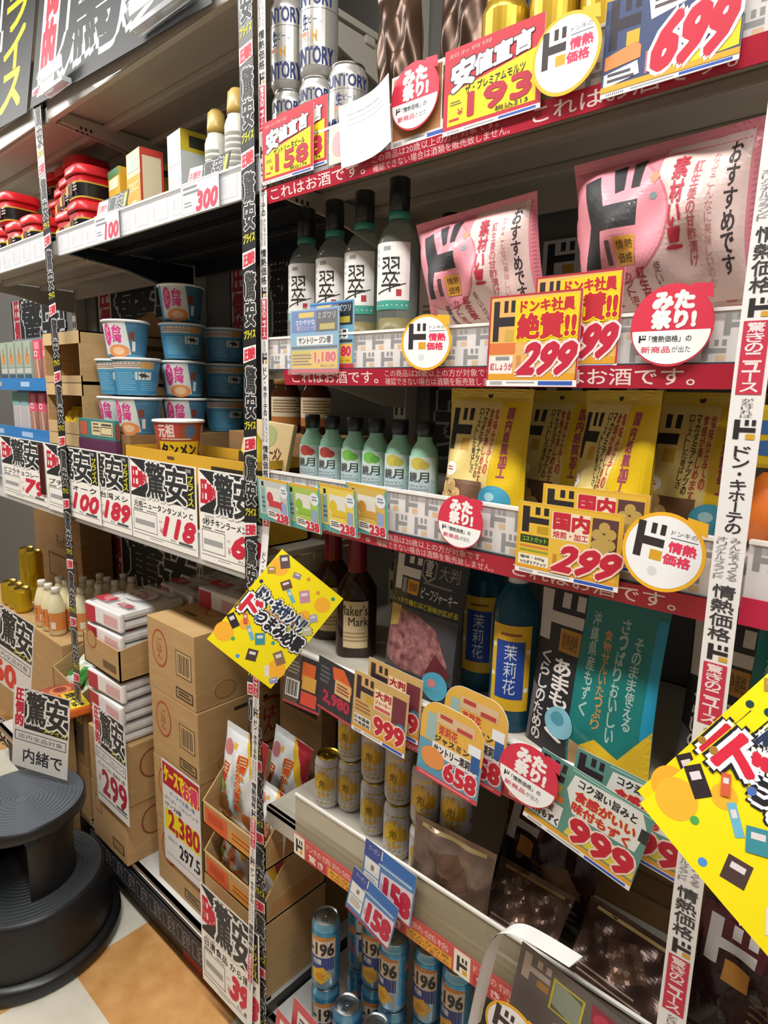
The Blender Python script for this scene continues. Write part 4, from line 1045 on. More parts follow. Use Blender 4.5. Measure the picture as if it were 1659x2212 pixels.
# ---------------------------------------------------------------- base of the right bay: blue and silver cans
def c196(p):
    p.rect(0, 0, 1, 1, '8aa4b8:f').rect(0, .0, 1, .07, '3f8fc0:f')
    for k in (0, 1):
        o = .02 + .5 * k
        p.rect(o - .16, .1, o + .14, .45, 'd5c4ac').poly([(o - .16, .1), (o, .06), (o + .14, .1), (o + .14, .13), (o - .16, .16)], 'c8803c').tb('-196', o - .17, .19, o + .12, .41, '232026', .04)
        p.rect(o - .15, .45, o + .12, .68, '2b3c88').tb('無糖', o - .12, .48, o - .02, .58, 'd8dce4', .02).poly([(o - .14, .7), (o + .0, .62), (o + .1, .8), (o - .02, .95), (o - .14, .88)], 'd8a82a').ell(o - .04, .8, .05, .07, 'c88a2c')
        p.rect(o + .15, .08, o + .3, .95, '4aa0d0:f').rect(o + .24, .5, o + .3, .8, 'b04a50').ell(o + .27, .3, .04, .1, 'c87a3a')
BZ = .14
C196 = []
def c196can(x, y, z, lab, rz): can('drink_can', lab, 'drink can', (x, y, z), .0312, .168, c196, '6aa6c8:f', rz=rz, group='blue and silver 500 ml cans', lid='aab0b2:m')
for px, py, dy, lab, rz in ((687, 1990, 0, 'blue and silver can standing frontmost left, top of its stack', .5), (756, 1960, .014, 'blue and silver can at the back, second stack from the left', 1.4), (798, 1990, 0, 'blue and silver can third from the left in the upper layer', .4),
                        (836, 2035, 0, 'blue and silver can with the full number showing, upper layer', .0), (905, 2065, .012, 'blue and silver can in shade under the lettered strip, upper layer', .2), (965, 2110, .015, 'blue and silver can rightmost in the upper layer', .1)):
    q = on_z(px, py, BZ + .336)
    x, y = q.x, q.y + dy + .024
    C196.append((x, y))
    c196can(x, y, BZ + .168, lab, rz); c196can(x, y, BZ, lab.replace('blue and silver can', 'blue and silver can beneath the one').replace('top of its stack', 'under its stack top').replace('upper layer', 'lower layer'), rz + .3)
for px, py, lab in ((750, 2168, 'blue and silver can low in front, left one of the front pair'), (812, 2212, 'blue and silver can low in front, right one of the front pair')):
    q = on_z(px, py, BZ + .168); C196.append((q.x, q.y)); c196can(q.x, q.y, BZ, lab, .3)
print('C196', [(round(a, 3), round(b, 3)) for a, b in C196], 'LC', [round(a, 3) for a in LC])
def redt(p): p.rect(0, 0, 1, 1, 'c8545c').rect(.14, .16, .95, .96, 'e6e0da').lines(.2, .25, .8, .5, 3, '4a4a4c').rect(.16, .62, .6, .9, 'd8b03a')
tall('red bordered price card at the bottom, right one of two by the cans', .168, .15, .12, .15, redt, y=-.02, roll=.12)
tall('red bordered price card at the bottom, left one of two by the banner', .112, .125, .1, .12, redt, y=-.03, roll=.15)

# ================================================================ banners on the posts
def banner(lab, x, y, w_, z0, z1, pf, mat, xf, yf=None):
    h = z1 - z0
    s = lambda X, Y, hh: (xf(z0 + Y) + X, (yf(z0 + Y) if yf else 0) - hh, Y)
    g = G()
    g.grid(1, 40, lambda u, v: s((u - .5) * w_, v * h, 0), mat)
    g.grid(1, 40, lambda u, v: tuple(Vector(s((.5 - u) * w_, v * h, 0)) + Vector((0, .0008, 0))), mat)
    p = P(w_, h); pf(p, h); p.fine(.05); g.pr(p, s, .0003)
    return g.build('post_banner', label=lab, cat='banner', loc=(x, y, z0))
def black_unit(unit, first):
    def f(p, h):
        z = first
        while z < h:
            a, b = z / h, min(1, (z + unit) / h); u = b - a
            if z + unit > h: break
            p.poly([(0.02, a + .03 * u), (.98, a), (.98, a + .15 * u), (.02, a + .2 * u)], 'efeae6')
            p.tb('圧倒的', .1, a + .035 * u, .9, a + .16 * u, 'c9283f', .05, None, 0, .03 * u)
            p.tb('驚', .2, a + .24 * u, .96, a + .52 * u, '232426', .042, [('e6e4e0', .03)]).tb('安', .2, a + .54 * u, .96, a + .8 * u, '232426', .042, [('e6e4e0', .03)])
            p.tb('プライス', .1, a + .84 * u, .94, a + .93 * u, 'd8cf22', .04, None, 0, .02 * u)
            p.rect(.06, a + .35 * u, .1, a + .5 * u, '8a8a88')
            z += unit
    return f
banner('black banner with price lettering on the middle shelf post', 0, -.022, .041, .04, 2.75, black_unit(.1725, .03), '222325:p', lambda z: .004 * math.sin(z * 4) + (.006 if z < .9 else 0))
banner('black banner with price lettering on the left shelf post', XL, -.02, .048, .44, 2.385, black_unit(.185, .0), '222325:p', lambda z: .02 * math.sin((z - .4) * 1.6) - .012)
def white_unit(unit):
    def f(p, h):
        z = .0
        while z + unit <= h:
            a = z / h; u = unit / h
            p.do(.2, a + .0 * u, .85, a + .055 * u, '262326', 'd0a030')
            p.tv('ドン・キホーテの', .3, a + .075 * u, .78, a + .33 * u, '2c2a2c', .02).tv('オリジナルブランド', .1, a + .34 * u, .42, a + .47 * u, '77767a', .0).tv('みんなでつくる', .52, a + .34 * u, .84, a + .47 * u, '77767a', .0)
            p.tv('情熱価格', .14, a + .485 * u, .86, a + .66 * u, '3a383c', .02).do(.2, a + .67 * u, .85, a + .72 * u, '262326', 'd0a030')
            p.rect(.12, a + .73 * u, .88, a + .93 * u, 'c5324a').tv('驚きのニュース', .24, a + .735 * u, .76, a + .925 * u, 'f0dcdc', .03)
            p.tv('がなければ', .34, a + .94 * u, .7, a + .995 * u, '55545a', .0)
            z += unit
    return f
banner('narrow white lettered banner beside the black banner on the middle post', .0345, -.012, .021, .06, 2.75, white_unit(.36), 'e9e6e4:p', lambda z: (.0 if z > 1.15 else -.056 * ((1.15 - z) / 1.1)), lambda z: -.0 if z > 1.32 else -.024 * min(1, (1.32 - z) * 6))
banner('tall white lettered banner on the right shelf post', .872, -.05, .031, .5, 2.3, white_unit(.36), 'e9e6e4:p', lambda z: .004 * math.sin(z * 3), lambda z: -.03 * max(0, (1.2 - z)) / .5)

# yellow flyers turned on their corners
def flyer(p):
    p.rect(0, 0, 1, 1, 'f0dc14:p')
    for a, b, r in ((.12, .13, .16), (.84, .16, .14), (.1, .86, .17), (.9, .84, .16), (.75, .33, .1), (.24, .7, .1)): p.ell(a, b, r * .72, r * .5, 'f2ae2a')
    def bub(t, x0, y0, x1, y1, k, sl=0): p.tb(t, x0, y0, x1, y1, k, .05, [('17171c', .17), ('eef0f4', .1)])
    bub('ドン・キ×サントリー', .13, .355, .93, .48, '20304f')
    bub('つまみ必撃', .29, .5, .97, .63, '1c1c22')
    bub('ド', .06, .47, .27, .63, 'd0203a')
    p.tb('情熱価格', .31, .485, .6, .5, 'e08a94', .02)
    its = [(.13, .07, .3, '5a4a4a', .12, .12), (.36, .1, -.2, '8a7a9a', .1, .05), (.33, .22, .5, '6a4434', .13, .08), (.6, .2, .3, 'c08a9a', .13, .11), (.46, .27, .6, '6ab0c0', .05, .13), (.86, .3, .4, 'a0a0b8', .1, .07), (.9, .42, .3, 'b8b48a', .12, .08),
           (.07, .2, .2, 'a8843a', .1, .06), (.1, .74, .62, '2a1a20', .1, .13), (.2, .66, .2, 'd05a3a', .05, .09), (.36, .73, .5, '6ab0c8', .05, .13), (.5, .72, .2, '3a8a96', .12, .1), (.55, .87, -.1, '4a3430', .13, .1), (.84, .75, .5, '8a6a50', .12, .12), (.82, .9, .2, 'e8d8c0', .06, .1), (.96, .93, .3, '8a90c0', .1, .05)]
    for a, b, r, k, w_, h_ in its: p.at(a, b, r * 1.0 + .5, 1.0).rect(.5 - w_ / 2, .5 - h_ / 2, .5 + w_ / 2, .5 + h_ / 2, k).rect(.5 - w_ * .3, .5 - h_ * .3, .5 + w_ * .3, .5 - h_ * .05, 'd8d0d0').off()
    for a, b, k in ((.06, .33, '1c3a3a'), (.5, .06, 'e08a2a'), (.9, .06, '2f8a70'), (.24, .86, '4aa04a'), (.66, .68, '3a9a8a'), (.3, .6, '4a6ab0'), (.42, .95, '4a8ad0'), (.7, .1, 'd8902a'), (.03, .6, 'a0742a'), (.7, .44, '8a5a4a')): p.ell(a, b, .025, .018, k, 12)
def faceto(o, q, roll, extra=0.0):
    """stand the sheet's centre at q, turned to the aisle viewer's side, then spun in its own plane"""
    n = (CAM - q); n.z *= .6; n.normalize()
    zax = Vector((0, 0, 1)); xax = zax.cross(-n).normalized() * -1
    xax = (-n).cross(zax).normalized()
    zz = xax.cross(-n).normalized()
    R3 = Matrix((xax, -n, zz)).transposed().to_4x4()
    o.matrix_world = Matrix.Translation(q) @ R3 @ Matrix.Rotation(roll, 4, 'Y') @ Matrix.Rotation(extra, 4, 'Z') @ Matrix.Translation((0, 0, -.105))
def fly(lab, px, py, y, roll, ex=0.0):
    o = card('flyer', lab, 'flyer', (0, 0, 0), .148, .21, flyer, 'f0dc14:p', bow=.004)
    faceto(o, on_y(px, py, y), roll, ex)
fly('yellow flyer turned on its corner in front of the middle post', 597, 1336, -.075, .70)
fly('large yellow flyer at the right edge in front of the white banner', 1735, 1742, -.2, .6)
fly('yellow flyer mostly hidden behind the large one at the right edge', 1690, 1700, -.14, .58)

# ================================================================ left bay: signs on the top shelf
def bigsign(p):
    p.rect(0, 0, 1, 1, '2b2d30').rect(.045, 0, .17, .96, 'eceae8').tv('圧倒的', .065, .02, .15, .9, 'cc2a44', .05)
    p.tb('驚', .2, .1, .58, .88, '33363a', .042, [('f2f2f2', .03)]).tb('安', .6, .1, .96, .86, '33363a', .042, [('f2f2f2', .03)])
def pricesign(p): p.rect(0, 0, 1, 1, '2b2d30').tb('安', .05, .1, .7, .95, '33363a', .042, [('f2f2f2', .03)]).tv('プライス', .76, .06, .93, .94, 'e8dc1e', .04)
o = card('hanging_sign', 'big black sign with red on white strip standing on the top left shelf', 'sign', (-.53, -.024, 2.318), .87, .5, bigsign, '2b2d30:p', tilt=.2)
o.rotation_euler = (-.135, .05, 0)
card('hanging_sign', 'big black sign with yellow lettering at the far upper left corner', 'sign', (-1.45, -.024, 2.36), .92, .5, pricesign, '2b2d30:p').rotation_euler = (-.135, .05, 0)
for x, y, w_, h_, k, lab in ((-.62, .12, .2, .12, '6a4a3c', 'brown carton behind the big black sign'), (-.3, .12, .24, .16, '7a3a30', 'reddish carton behind the right part of the big black sign'), (-1.25, .1, .25, .1, '3f6a48', 'green carton behind the yellow lettered sign')):
    carton('carton', lab, 'carton', (x, y, ZL1), w_, .2, h_, k, front=lambda p: p.rect(.1, .2, .9, .4, 'a89080').rect(.1, .6, .6, .8, '9a5048'))
def holder(lab, x, z, w_):
    t = thing('label_holder', lab, 'label holder', (x, -.05, z))
    G().grid(6, 4, lambda u, v: ((u - .5) * w_, -.012 * math.sin(v * PI), v * .05), 'clear_wrap').build('holder_flap', t, 'clear plastic flap')
    g = G(); g.box(-w_ / 2, -.002, .018, w_ / 2, 0, .045, 'e6eaf0:g'); g.build('blank_label', t, 'blank white label')
    G().box(-w_ / 2, -.003, -.012, w_ / 2, .02, .0, 'dfe3e6:t', .002).build('holder_clip', t, 'clear clip')
holder('clear label holder on the left end of the top shelf rail', -.75, 2.335, .13)
holder('clear label holder on the right part of the top shelf rail', -.25, 2.33, .2)

# ---------------------------------------------------------------- second shelf: red tubs, boxes, bottles
sqr = lambda a, z: 1 / max(abs(math.cos(a)) ** 4 + abs(math.sin(a)) ** 4, .3) ** .25
def tub():
    t = thing('red_tub', 'x', 'tub', group='red plastic tubs')
    G().lathe([(0, 0), (.046, 0), (.05, .004), (.054, .07), (0, .07)], 'b51a22:p', 40, wob=sqr).build('tub_body', t)
    G().lathe([(.0, .068), (.058, .068), (.059, .072), (.058, .09), (.054, .094), (0, .0935)], 'd42a30:p', 40, wob=sqr).build('tub_lid', t)
    g = G(); g.lathe([(.0512, .012), (.0539, .046)], '1a1716:p', 40, wob=sqr); g.lathe([(.0541, .046), (.0544, .05)], 'c8a83a:p', 40, wob=sqr); g.lathe([(.0509, .008), (.0513, .012)], 'c8a83a:p', 40, wob=sqr)
    p = P(.09, .04); p.rect(.1, .2, .3, .8, 'c8b03a').rect(.36, .1, .6, .9, '6a1a1c').lines(.66, .2, .95, .8, 3, 'a8a098'); g.pr(p, lambda X, Y, h: (X, -.0548 - h, .014 + Y)); g.build('tub_label', t, 'black label with yellow trim')
    return t
T0 = None
for x, y, k, lab in ((-1.30, .07, 0, 'red tub in the bottom row left of the left banner'), (-1.17, .07, 0, 'red tub in the bottom row beside the left banner'), (-1.43, .07, 0, 'red tub in the bottom row at the left edge of the view'),
                     (-1.35, .06, 1, 'bright red tub with black label, front of the middle row at the far left'), (-1.30, .22, 0, 'red tub in the back row, bottom, left'), (-1.17, .22, 0, 'red tub in the back row, bottom, near the left banner'),
                     (-1.28, .2, 1, 'red tub in the middle row just behind the front one'), (-1.13, .16, 1, 'red tub in the middle row touching the left banner'), (-1.35, .21, 2, 'red tub in the top row, leftmost'), (-1.235, .21, 2, 'red tub in the top row, middle'), (-1.12, .19, 2, 'red tub in the top row next to the left banner'),
                     (-.90, .1, 0, 'lower red tub right of the left banner beside the yellow box'), (-.90, .1, 1, 'upper red tub right of the left banner beside the yellow box'), (-1.02, .13, 1, 'red tub half behind the left banner'), (-1.03, .12, 0, 'red tub at the bottom behind the left banner')):
    o = T0 if T0 is None else None
    if T0 is None: T0 = tub(); T0.location = (x, y, ZL2); T0['label'] = lab
    else: dup(T0, (x, y, ZL2 + .0942 * k), rnd.uniform(-.1, .1), lab)
def bx(lab, px, y, w_, d_, h_, k, fr, side=None, rz=-.12, nm='food_box'):
    carton(nm, lab, 'box', (X_(px, 400, y) + w_ / 2, y, ZL2), w_, d_, h_, k, front=fr, right=side, rz=rz)
bx('yellow macaroni box with green top beside the red tubs', 230, .1, .085, .05, .165, 'e0a824', lambda p: p.rect(0, 0, 1, .12, '3f7a44').rect(.1, .14, .9, .3, 'e8dcc4').tb('マカロニ', .1, .42, .95, .62, '2a2418', .03).rect(0, .65, 1, .7, 'c0382a').ell(.5, .85, .3, .1, 'c88a3a'))
bx('pale box with yellow lower half, tallest next to the macaroni box', 270, .075, .09, .06, .17, 'd9cfa8', lambda p: p.rect(0, .35, 1, 1, 'dfa238').rect(.1, .08, .9, .28, 'b8c8b8').tb('マカロニ', .15, .42, .85, .56, 'f0dca0', .03).ell(.5, .78, .32, .1, 'd8c8a0').ell(.45, .88, .2, .08, '6a90b8'), lambda p: p.rect(0, 0, 1, 1, 'c03a2a').rect(.1, .1, .9, .9, 'd8c8a8'))
bx('yellow and grey box behind, with a dark top panel', 318, .16, .07, .05, .17, 'b8b0a0', lambda p: p.rect(0, 0, 1, .2, 'c8b83a').rect(.2, .05, .8, .17, '3a3a3a').rect(.1, .3, .9, .9, 'a8a8a0'), lambda p: p.rect(0, 0, 1, 1, 'c8a838').rect(.2, .1, .8, .2, '2a2a2a'))
bx('tall white box with yellow side left of the white bottles', 360, .1, .075, .085, .185, 'dfe4e0', lambda p: p.rect(.1, .1, .9, .4, 'c4d4d0').rect(.1, .5, .9, .9, 'ccd0cc'), lambda p: p.rect(0, 0, 1, 1, 'c9cdc9').rect(0, 0, 1, .25, 'd0b828').rect(.25, .06, .75, .2, '33332c'))
bx('red, green and orange box behind the white bottles', 405, .22, .12, .06, .18, 'c2452c', lambda p: p.rect(0, 0, 1, .25, '2f7a4c').ell(.5, .65, .4, .22, 'd8902a').rect(.1, .3, .9, .4, 'e8d8b0'))
def shaker(lab, px, y):
    t = thing('spray_bottle', lab, 'bottle', (X_(px, 300, y), y, ZL2), group='white bottles with gold caps')
    g = G(); g.lathe([(0, 0), (.024, 0), (.026, .004), (.026, .115), (.022, .128), (.0195, .132), (.0195, .138), (0, .138)], 'dcd9ce:p', 28)
    p = P(.08, .1); p.lines(.3, .1, .85, .8, 6, '9a988c').tv('だし', .08, .1, .24, .5, '4a4a44', .0).rect(.0, .84, 1, 1, '9ab83a'); p.fine(.008); g.pr(p, cyl(.0262, .3, .01)); g.build('bottle_body', t)
    G().lathe([(0, .137), (.0205, .137), (.0205, .15), (.0185, .178), (.012, .186), (0, .187)], 'c8a85a:p', 28).build('cap', t, 'gold cap')
shaker('white bottle with gold cap on the pale rail, left one', 468, .1); shaker('white bottle with gold cap touching the black banner', 513, .07)
def minitag(p): p.rect(0, 0, 1, 1, '26282a').poly([(0, 0), (.34, .1), (.38, .9), (0, 1)], 'f0e6e4').tb('圧倒的', .02, .3, .32, .7, RED, .04).tb('驚安', .4, .1, .86, .9, '26282a', .042, [('e6e4e0', .03)]).rect(.89, .1, .96, .9, 'b8b428')
for px0, px1, a, b, lab in ((206, 272, 428, 462, 'small black and red flag tag in front of the macaroni box'), (402, 490, 352, 392, 'small black and red flag tag below the white bottles')):
    (c, w_, h_) = fit(px0, px1, a, b, -.006); card('flag_tag', lab, 'price tag', c, w_, .045, minitag, '26282a', roll=-.03, tilt=-.25)
def c100(n): return lambda p: p.rect(0, 0, 1, 1, 'dfe1e3').frame(.02, .04, .98, .96, .03, 'b8babd').lines(.06, .15, .5, .45, 2, '7a7c80').tb(n, .44, .4, .96, .92, 'd23a54', .05, None, .05).lines(.08, .6, .3, .8, 2, '8a8c90')
for px0, px1, a, b, n, lab in ((392, 474, 394, 465, '300', 'white price card reading 300 on the rail below the white bottles'), (205, 258, 462, 508, '100', 'white price card reading 100 on the rail below the macaroni box')):
    (c, w_, h_) = fit(px0, px1, a, b, -.012); card('price_card', lab, 'price card', (c[0], -.0125, 1.952), w_, .064, c100(n), 'dfe1e3')

# ---------------------------------------------------------------- third shelf: cup noodles
def cup(red=False):
    t = thing('noodle_cup', 'x', 'noodle cup')
    h, rt, rb = .098, .064, .05
    g = G(); g.lathe([(0, 0), (rb, 0), (rb, .004), (rt - .003, h - .006)], 'a04a28:p' if red else '4f93b4:p', 40)
    rf = lambda Y: rb + (rt - .003 - rb) * Y / (h - .01)
    p = P(2 * PI * .056, h - .012)
    if not red:
        p.rect(0, 0, 1, 1, '4f93b4')
        # pictured front
        p.poly([(.0, 0), (.36, 0), (.33, 1), (.0, 1)], 'cfd3cf').poly([(.2, 0), (.4, 0), (.4, 1), (.24, 1)], '3f6f8c').ell(.14, .9, .09, .2, 'd88a50').ell(.14, .9, .05, .12, 'e0b890')
        p.ell(.055, .4, .035, .34, 'cc3f82').tv('台湾', .1, .12, .17, .66, 'd03f86', .05).tv('メシ', .035, .15, .075, .6, 'e8a8c8', .02).rect(.225, .3, .265, .55, '7a3a2a').rect(.25, .6, .275, .9, 'd8d4cc')
        # back panel
        p.rect(.45, .06, .8, .26, 'd8cfc4').lines(.46, .08, .74, .24, 3, '8a6a5a').rect(.7, .05, .8, .25, 'c89a5a').rect(.48, .32, .88, 1, '3f86ac').lines(.5, .38, .66, .95, 9, '6aa8c8').rect(.66, .36, .78, .6, 'd4d4cc').poly([(.68, .44), (.72, .4), (.77, .5), (.71, .54)], '3a3a38').lines(.7, .66, .86, .95, 5, '6aa8c8').rect(.86, .7, .89, .95, 'c05a5a')
    else:
        p.rect(0, 0, 1, 1, '9a4a2a').rect(0, 0, .18, .5, 'b8423c').tb('元祖', .03, .05, .15, .42, 'e8d0c4', .04).ell(.26, .25, .04, .2, '4a6a8c').rect(.02, .55, .34, 1, 'e0b818').tb('タンメン', .04, .62, .31, .95, '1c1a18', .05).lines(.05, .46, .3, .53, 1, 'd8c8b0').rect(.36, .1, .44, .9, 'c8b89a').rect(.45, 0, .6, 1, 'a83a28')
    p.fine(.012); g.pr(p, cyl(.056, .5, .006, rf), .0003); g.build('cup_body', t)
    g = G(); g.lathe([(rt - .003, h - .007), (rt + .001, h - .006), (rt + .001, h - .002), (rt - .002, h), (rt - .004, h - .003), (0, h - .003)], 'e2e4e2:p', 40); g.build('cup_lid', t)
    return t
ZT = [1.478, 1.58, 1.682, 1.784]
CU = {'A': (-.782, .1), 'B': (-.65, .085), 'C': (-.65, .225), 'D': (-.65, .365)}
C0 = cup()
first = True
for nm, tier, rz, dx, dy, lab in (
        ('A', 1, -.7, 0, 0, 'noodle cup showing its blue back, leftmost in the third row of the pile'), ('B', 1, -.5, 0, 0, 'noodle cup showing its blue back, second in the front of the pile'), ('C', 1, 2.6, 0, 0, 'noodle cup with pink lettering in the middle of the pile'), ('D', 1, -.35, 0, 0, 'noodle cup in shade at the rear of the pile, third row'),
        ('A', 2, 2.45, .05, -.0, 'brightest noodle cup with pink lettering, second row at front'), ('C', 2, -.35, 0, 0, 'noodle cup showing its back, second row in the middle'), ('D', 2, -.4, 0, 0, 'noodle cup showing its back, second row at the rear'), ('C', 3, 2.6, -.0, .0, 'noodle cup on the very top of the pile'),
        ('A', 0, 2.2, 0, 0, 'bottom row noodle cup behind the green carton, leftmost'), ('B', 0, 2.3, 0, 0, 'bottom row noodle cup behind the green carton, second'), ('C', 0, 2.6, 0, 0, 'bottom row noodle cup with pink lettering in the middle'), ('D', 0, -.3, 0, 0, 'bottom row noodle cup at the rear in shade')):
    x, y = CU[nm]; loc = (x + dx, y + dy, ZT[tier] + (.001 * tier))
    if first: C0.location = loc; C0.rotation_euler.z = rz; C0['label'] = lab; C0['group'] = 'piled noodle cups'; first = False
    else: dup(C0, loc, rz, lab, 'piled noodle cups')
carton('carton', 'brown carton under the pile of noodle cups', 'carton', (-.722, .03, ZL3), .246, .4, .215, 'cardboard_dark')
carton('carton', 'flat green carton with cream label in front of the noodle cups', 'carton', (-.755, .0115, 1.4575), .225, .014, .055, '3f7a78', front=lambda p: p.rect(.05, .15, .25, .85, 'b85a3a').rect(.38, .12, .95, .8, 'd2c49a').lines(.42, .2, .6, .7, 3, '6a5a48').rect(.65, .2, .92, .3, '4a4038').frame(.63, .35, .93, .75, .04, '4a4038'), right=lambda p: p.rect(.0, .2, 1, .9, '8a4a3a'))
carton('carton', 'purple and dark flat carton under the green one', 'carton', (-.755, .0105, ZL3), .23, .014, .195, '5a2a4a', front=lambda p: p.rect(.1, .2, .9, .6, '7a3a5c').rect(.3, .3, .7, .5, '9a6a80'))
tray('carton_tray', 'yellow open carton tray holding the brown noodle cup', 'carton', (-.325, .012, ZL3), .535, .17, .19, 'd3a52c', front=lambda p: p.rect(.75, .1, .97, .25, '2a2418').rect(.4, .06, .46, .1, '5a4418'), right=lambda p: p.rect(.05, .1, .9, .4, '3a2a14'))
G().box(-.065, .018, ZL3 + .006, -.585, .174, 1.424, 'cardboard_dark', .002).build('carton', label='closed brown carton inside the yellow tray', cat='carton')
R0 = cup(True); R0.location = (-.455, .09, 1.426); R0.rotation_euler.z = 2.55; R0['label'] = 'brown noodle cup with yellow label standing in the yellow tray'
o = carton('carton', 'cream carton flap with a small print by the black banner', 'carton', (-.13, .1, 1.4245), .17, .012, .112, 'd9c08c', front=lambda p: p.ell(.55, .3, .16, .22, 'a8b078').tb('チキンラーメン', .3, .5, .85, .75, '5a3a20', .03).frame(.42, .8, .72, .92, .03, '6a4a2c'), bev=.003); o.rotation_euler = (-.2, .06, 0)
g = G(); g.lathe([(0, 0), (.03, .002), (.034, .02), (.028, .05), (.012, .075), (.004, .088), (0, .09)], 'e2c41e:p', 20); p = P(.05, .05); p.ell(.4, .5, .25, .3, '3a2a14'); p.fine(.008); g.pr(p, cyl(.034, .0, .01)); g.build('noodle_pack', label='small yellow pack peeking out beside the black banner', cat='pack', loc=(-.09, .055, 1.425))

# displays at the far left of the third shelf
def display(lab, x, w_, z0, h_, lip, d_=.3, y=.02):
    t = thing('display_carton', lab, 'carton', (x, y, z0))
    G().box(-w_ / 2, 0, 0, w_ / 2, d_, .004, 'cardboard').build('carton_floor', t)
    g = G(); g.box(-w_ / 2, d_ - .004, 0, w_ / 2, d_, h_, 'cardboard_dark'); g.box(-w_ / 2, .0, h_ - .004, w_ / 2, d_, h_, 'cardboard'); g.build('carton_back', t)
    for sx in (-1, 1):
        g = G(); g.box(sx * w_ / 2, 0, 0, sx * (w_ / 2 - .005), d_, h_, 'cardboard')
        if sx > 0: p = P(d_, h_, x0=d_ / 2); p.rect(.3, .15, .55, .6, '33364a').rect(.62, .2, .9, .3, '6a5236'); g.pr(p, face_right(w_ / 2))
        g.build('side_wall', t)
    G().box(-w_ / 2, -.001, 0, w_ / 2, .004, lip, 'c8a878').build('front_lip', t, 'pale cut edge of the front')
    g = G(); g.box(-w_ / 2, -.001, h_ - .035, w_ / 2, .004, h_, 'd0b080'); g.build('front_band', t, 'pale top band')
    return t
xd = -.978
display('topmost open brown display carton, empty, behind the left banner', xd, .255, 1.612, .145, .02)
display('middle open brown display carton with yellow sweets', xd, .255, 1.462, .148, .035)
display('lowest open brown display carton with dark sweets', xd, .255, 1.312, .148, .1)
carton('carton', 'plain carton block under the open display cartons', 'carton', (xd, .02, ZL3), .255, .3, .049, 'cardboard')
g = G(); g.plate([(-.13, 0), (.13, 0), (.13, .03), (.02, .085), (-.13, .06)], 0, .004, 'cardboard_dark'); o = g.build('carton_flap', label='raised dark cardboard flap at the back of the display cartons', cat='carton flap', loc=(xd, .3, 1.757)); 
for i, (dx, k, lab) in enumerate(((-.08, 'd8b81c:p', 'yellow sweet pack in the middle display carton, left'), (-.01, 'd0a824:p', 'yellow sweet pack in the middle display carton, centre'), (.06, 'c8b02a:p', 'yellow sweet pack in the middle display carton, right'))):
    Pouch(.06, .075, .03, 'pillow', i * 3, wr=.002).build('sweet_pack', lab, 'pack', (xd + dx, .06, 1.469), k, None, tilt=-.4, rz=.2 * i, group='sweet packs in the display cartons')
for i, (dx, k, lab) in enumerate(((-.07, '3a2618:p', 'dark sweet pack in the lowest display carton, left'), (.02, 'c8b48c:p', 'pale sweet pack in the lowest display carton, right'))):
    Pouch(.075, .13, .03, 'pillow', 4 + i * 3, wr=.002).build('sweet_pack', lab, 'pack', (xd + dx, .06, 1.319), k, None, tilt=-.2, rz=.3 * i, group='sweet packs in the display cartons')
def stand(lab, x, w_, z0, h_):
    t = thing('display_stand', lab, 'display stand', (x, .03, z0))
    G().box(-w_ / 2, 0, 0, w_ / 2, .1, h_ - .025, '8a8f98').build('stand_body', t)
    g = G(); g.box(-w_ / 2, -.004, h_ - .03, w_ / 2, .004, h_ + .012, '3f86c8:g'); g.box(-w_ / 2, 0, h_ - .025, w_ / 2, .1, h_ - .02, '3f86c8'); p = P(w_, .042); p.rect(.1, .3, .25, .7, 'a8c4e4').rect(.55, .3, .72, .7, 'a8c4e4'); g.pr(p, face_front(-.004, 0, h_ - .03)); g.build('blue_ledge', t, 'blue printed ledge')
stand('low display stand with blue ledge under the chocolate packs', -1.39, .58, ZL3, .185)
t = thing('display_stand', 'upper blue display ledge carrying chocolate packs', 'display stand', (-1.39, .03, 1.43))
G().box(-.29, .095, 0, .29, .1, .34, '7a7f88').build('back_board', t)
g = G(); g.box(-.29, .0, .165, .29, .095, .17, '3f86c8'); g.box(-.29, -.004, .155, .29, .0, .195, '3f86c8:g'); p = P(.52, .04); p.rect(.6, .3, .75, .7, 'a8c4e4').rect(.1, .3, .25, .7, 'a8a8ac'); g.pr(p, face_front(-.004, 0, .155)); g.build('blue_ledge', t)
def choc(lab, x, z, k=0):
    g = G(); w_, h_ = .068, .15
    g.box(-w_ / 2, 0, 0, w_ / 2, .02, h_, ('a86a6a:g', '9aa89a:g', 'c8c4c4:g')[k], .006)
    p = P(w_ - .008, h_ - .008, y0=.004)
    if k == 0: p.rect(0, 0, 1, .42, 'd8506a').rect(.2, .04, .8, .2, 'e8909a').rect(.15, .24, .55, .36, 'e6dcdc').ell(.35, .3, .12, .04, 'c04050').rect(0, .42, 1, 1, 'a87a68').poly([(.4, .42), (.55, .42), (.75, 1), (.55, 1)], 'd8b088').poly([(.7, .45), (.8, .45), (1, .9), (.9, 1)], '8a5a4a')
    elif k == 1: p.rect(0, 0, 1, .6, '9fae9c').ell(.5, .4, .3, .14, 'c88a50').rect(.44, .14, .56, .34, 'a85a3a').rect(0, .62, 1, .74, 'c0c0b4').rect(0, .76, 1, 1, '46586a')
    else: p.rect(0, 0, 1, .3, '7ab0ac').rect(.1, .34, .9, .9, 'b8b0b0')
    g.pr(p, face_front(0)); g.build('chocolate_pack', label=lab, cat='chocolate pack', loc=(x, .05, z), group='chocolate packs on the blue ledges')
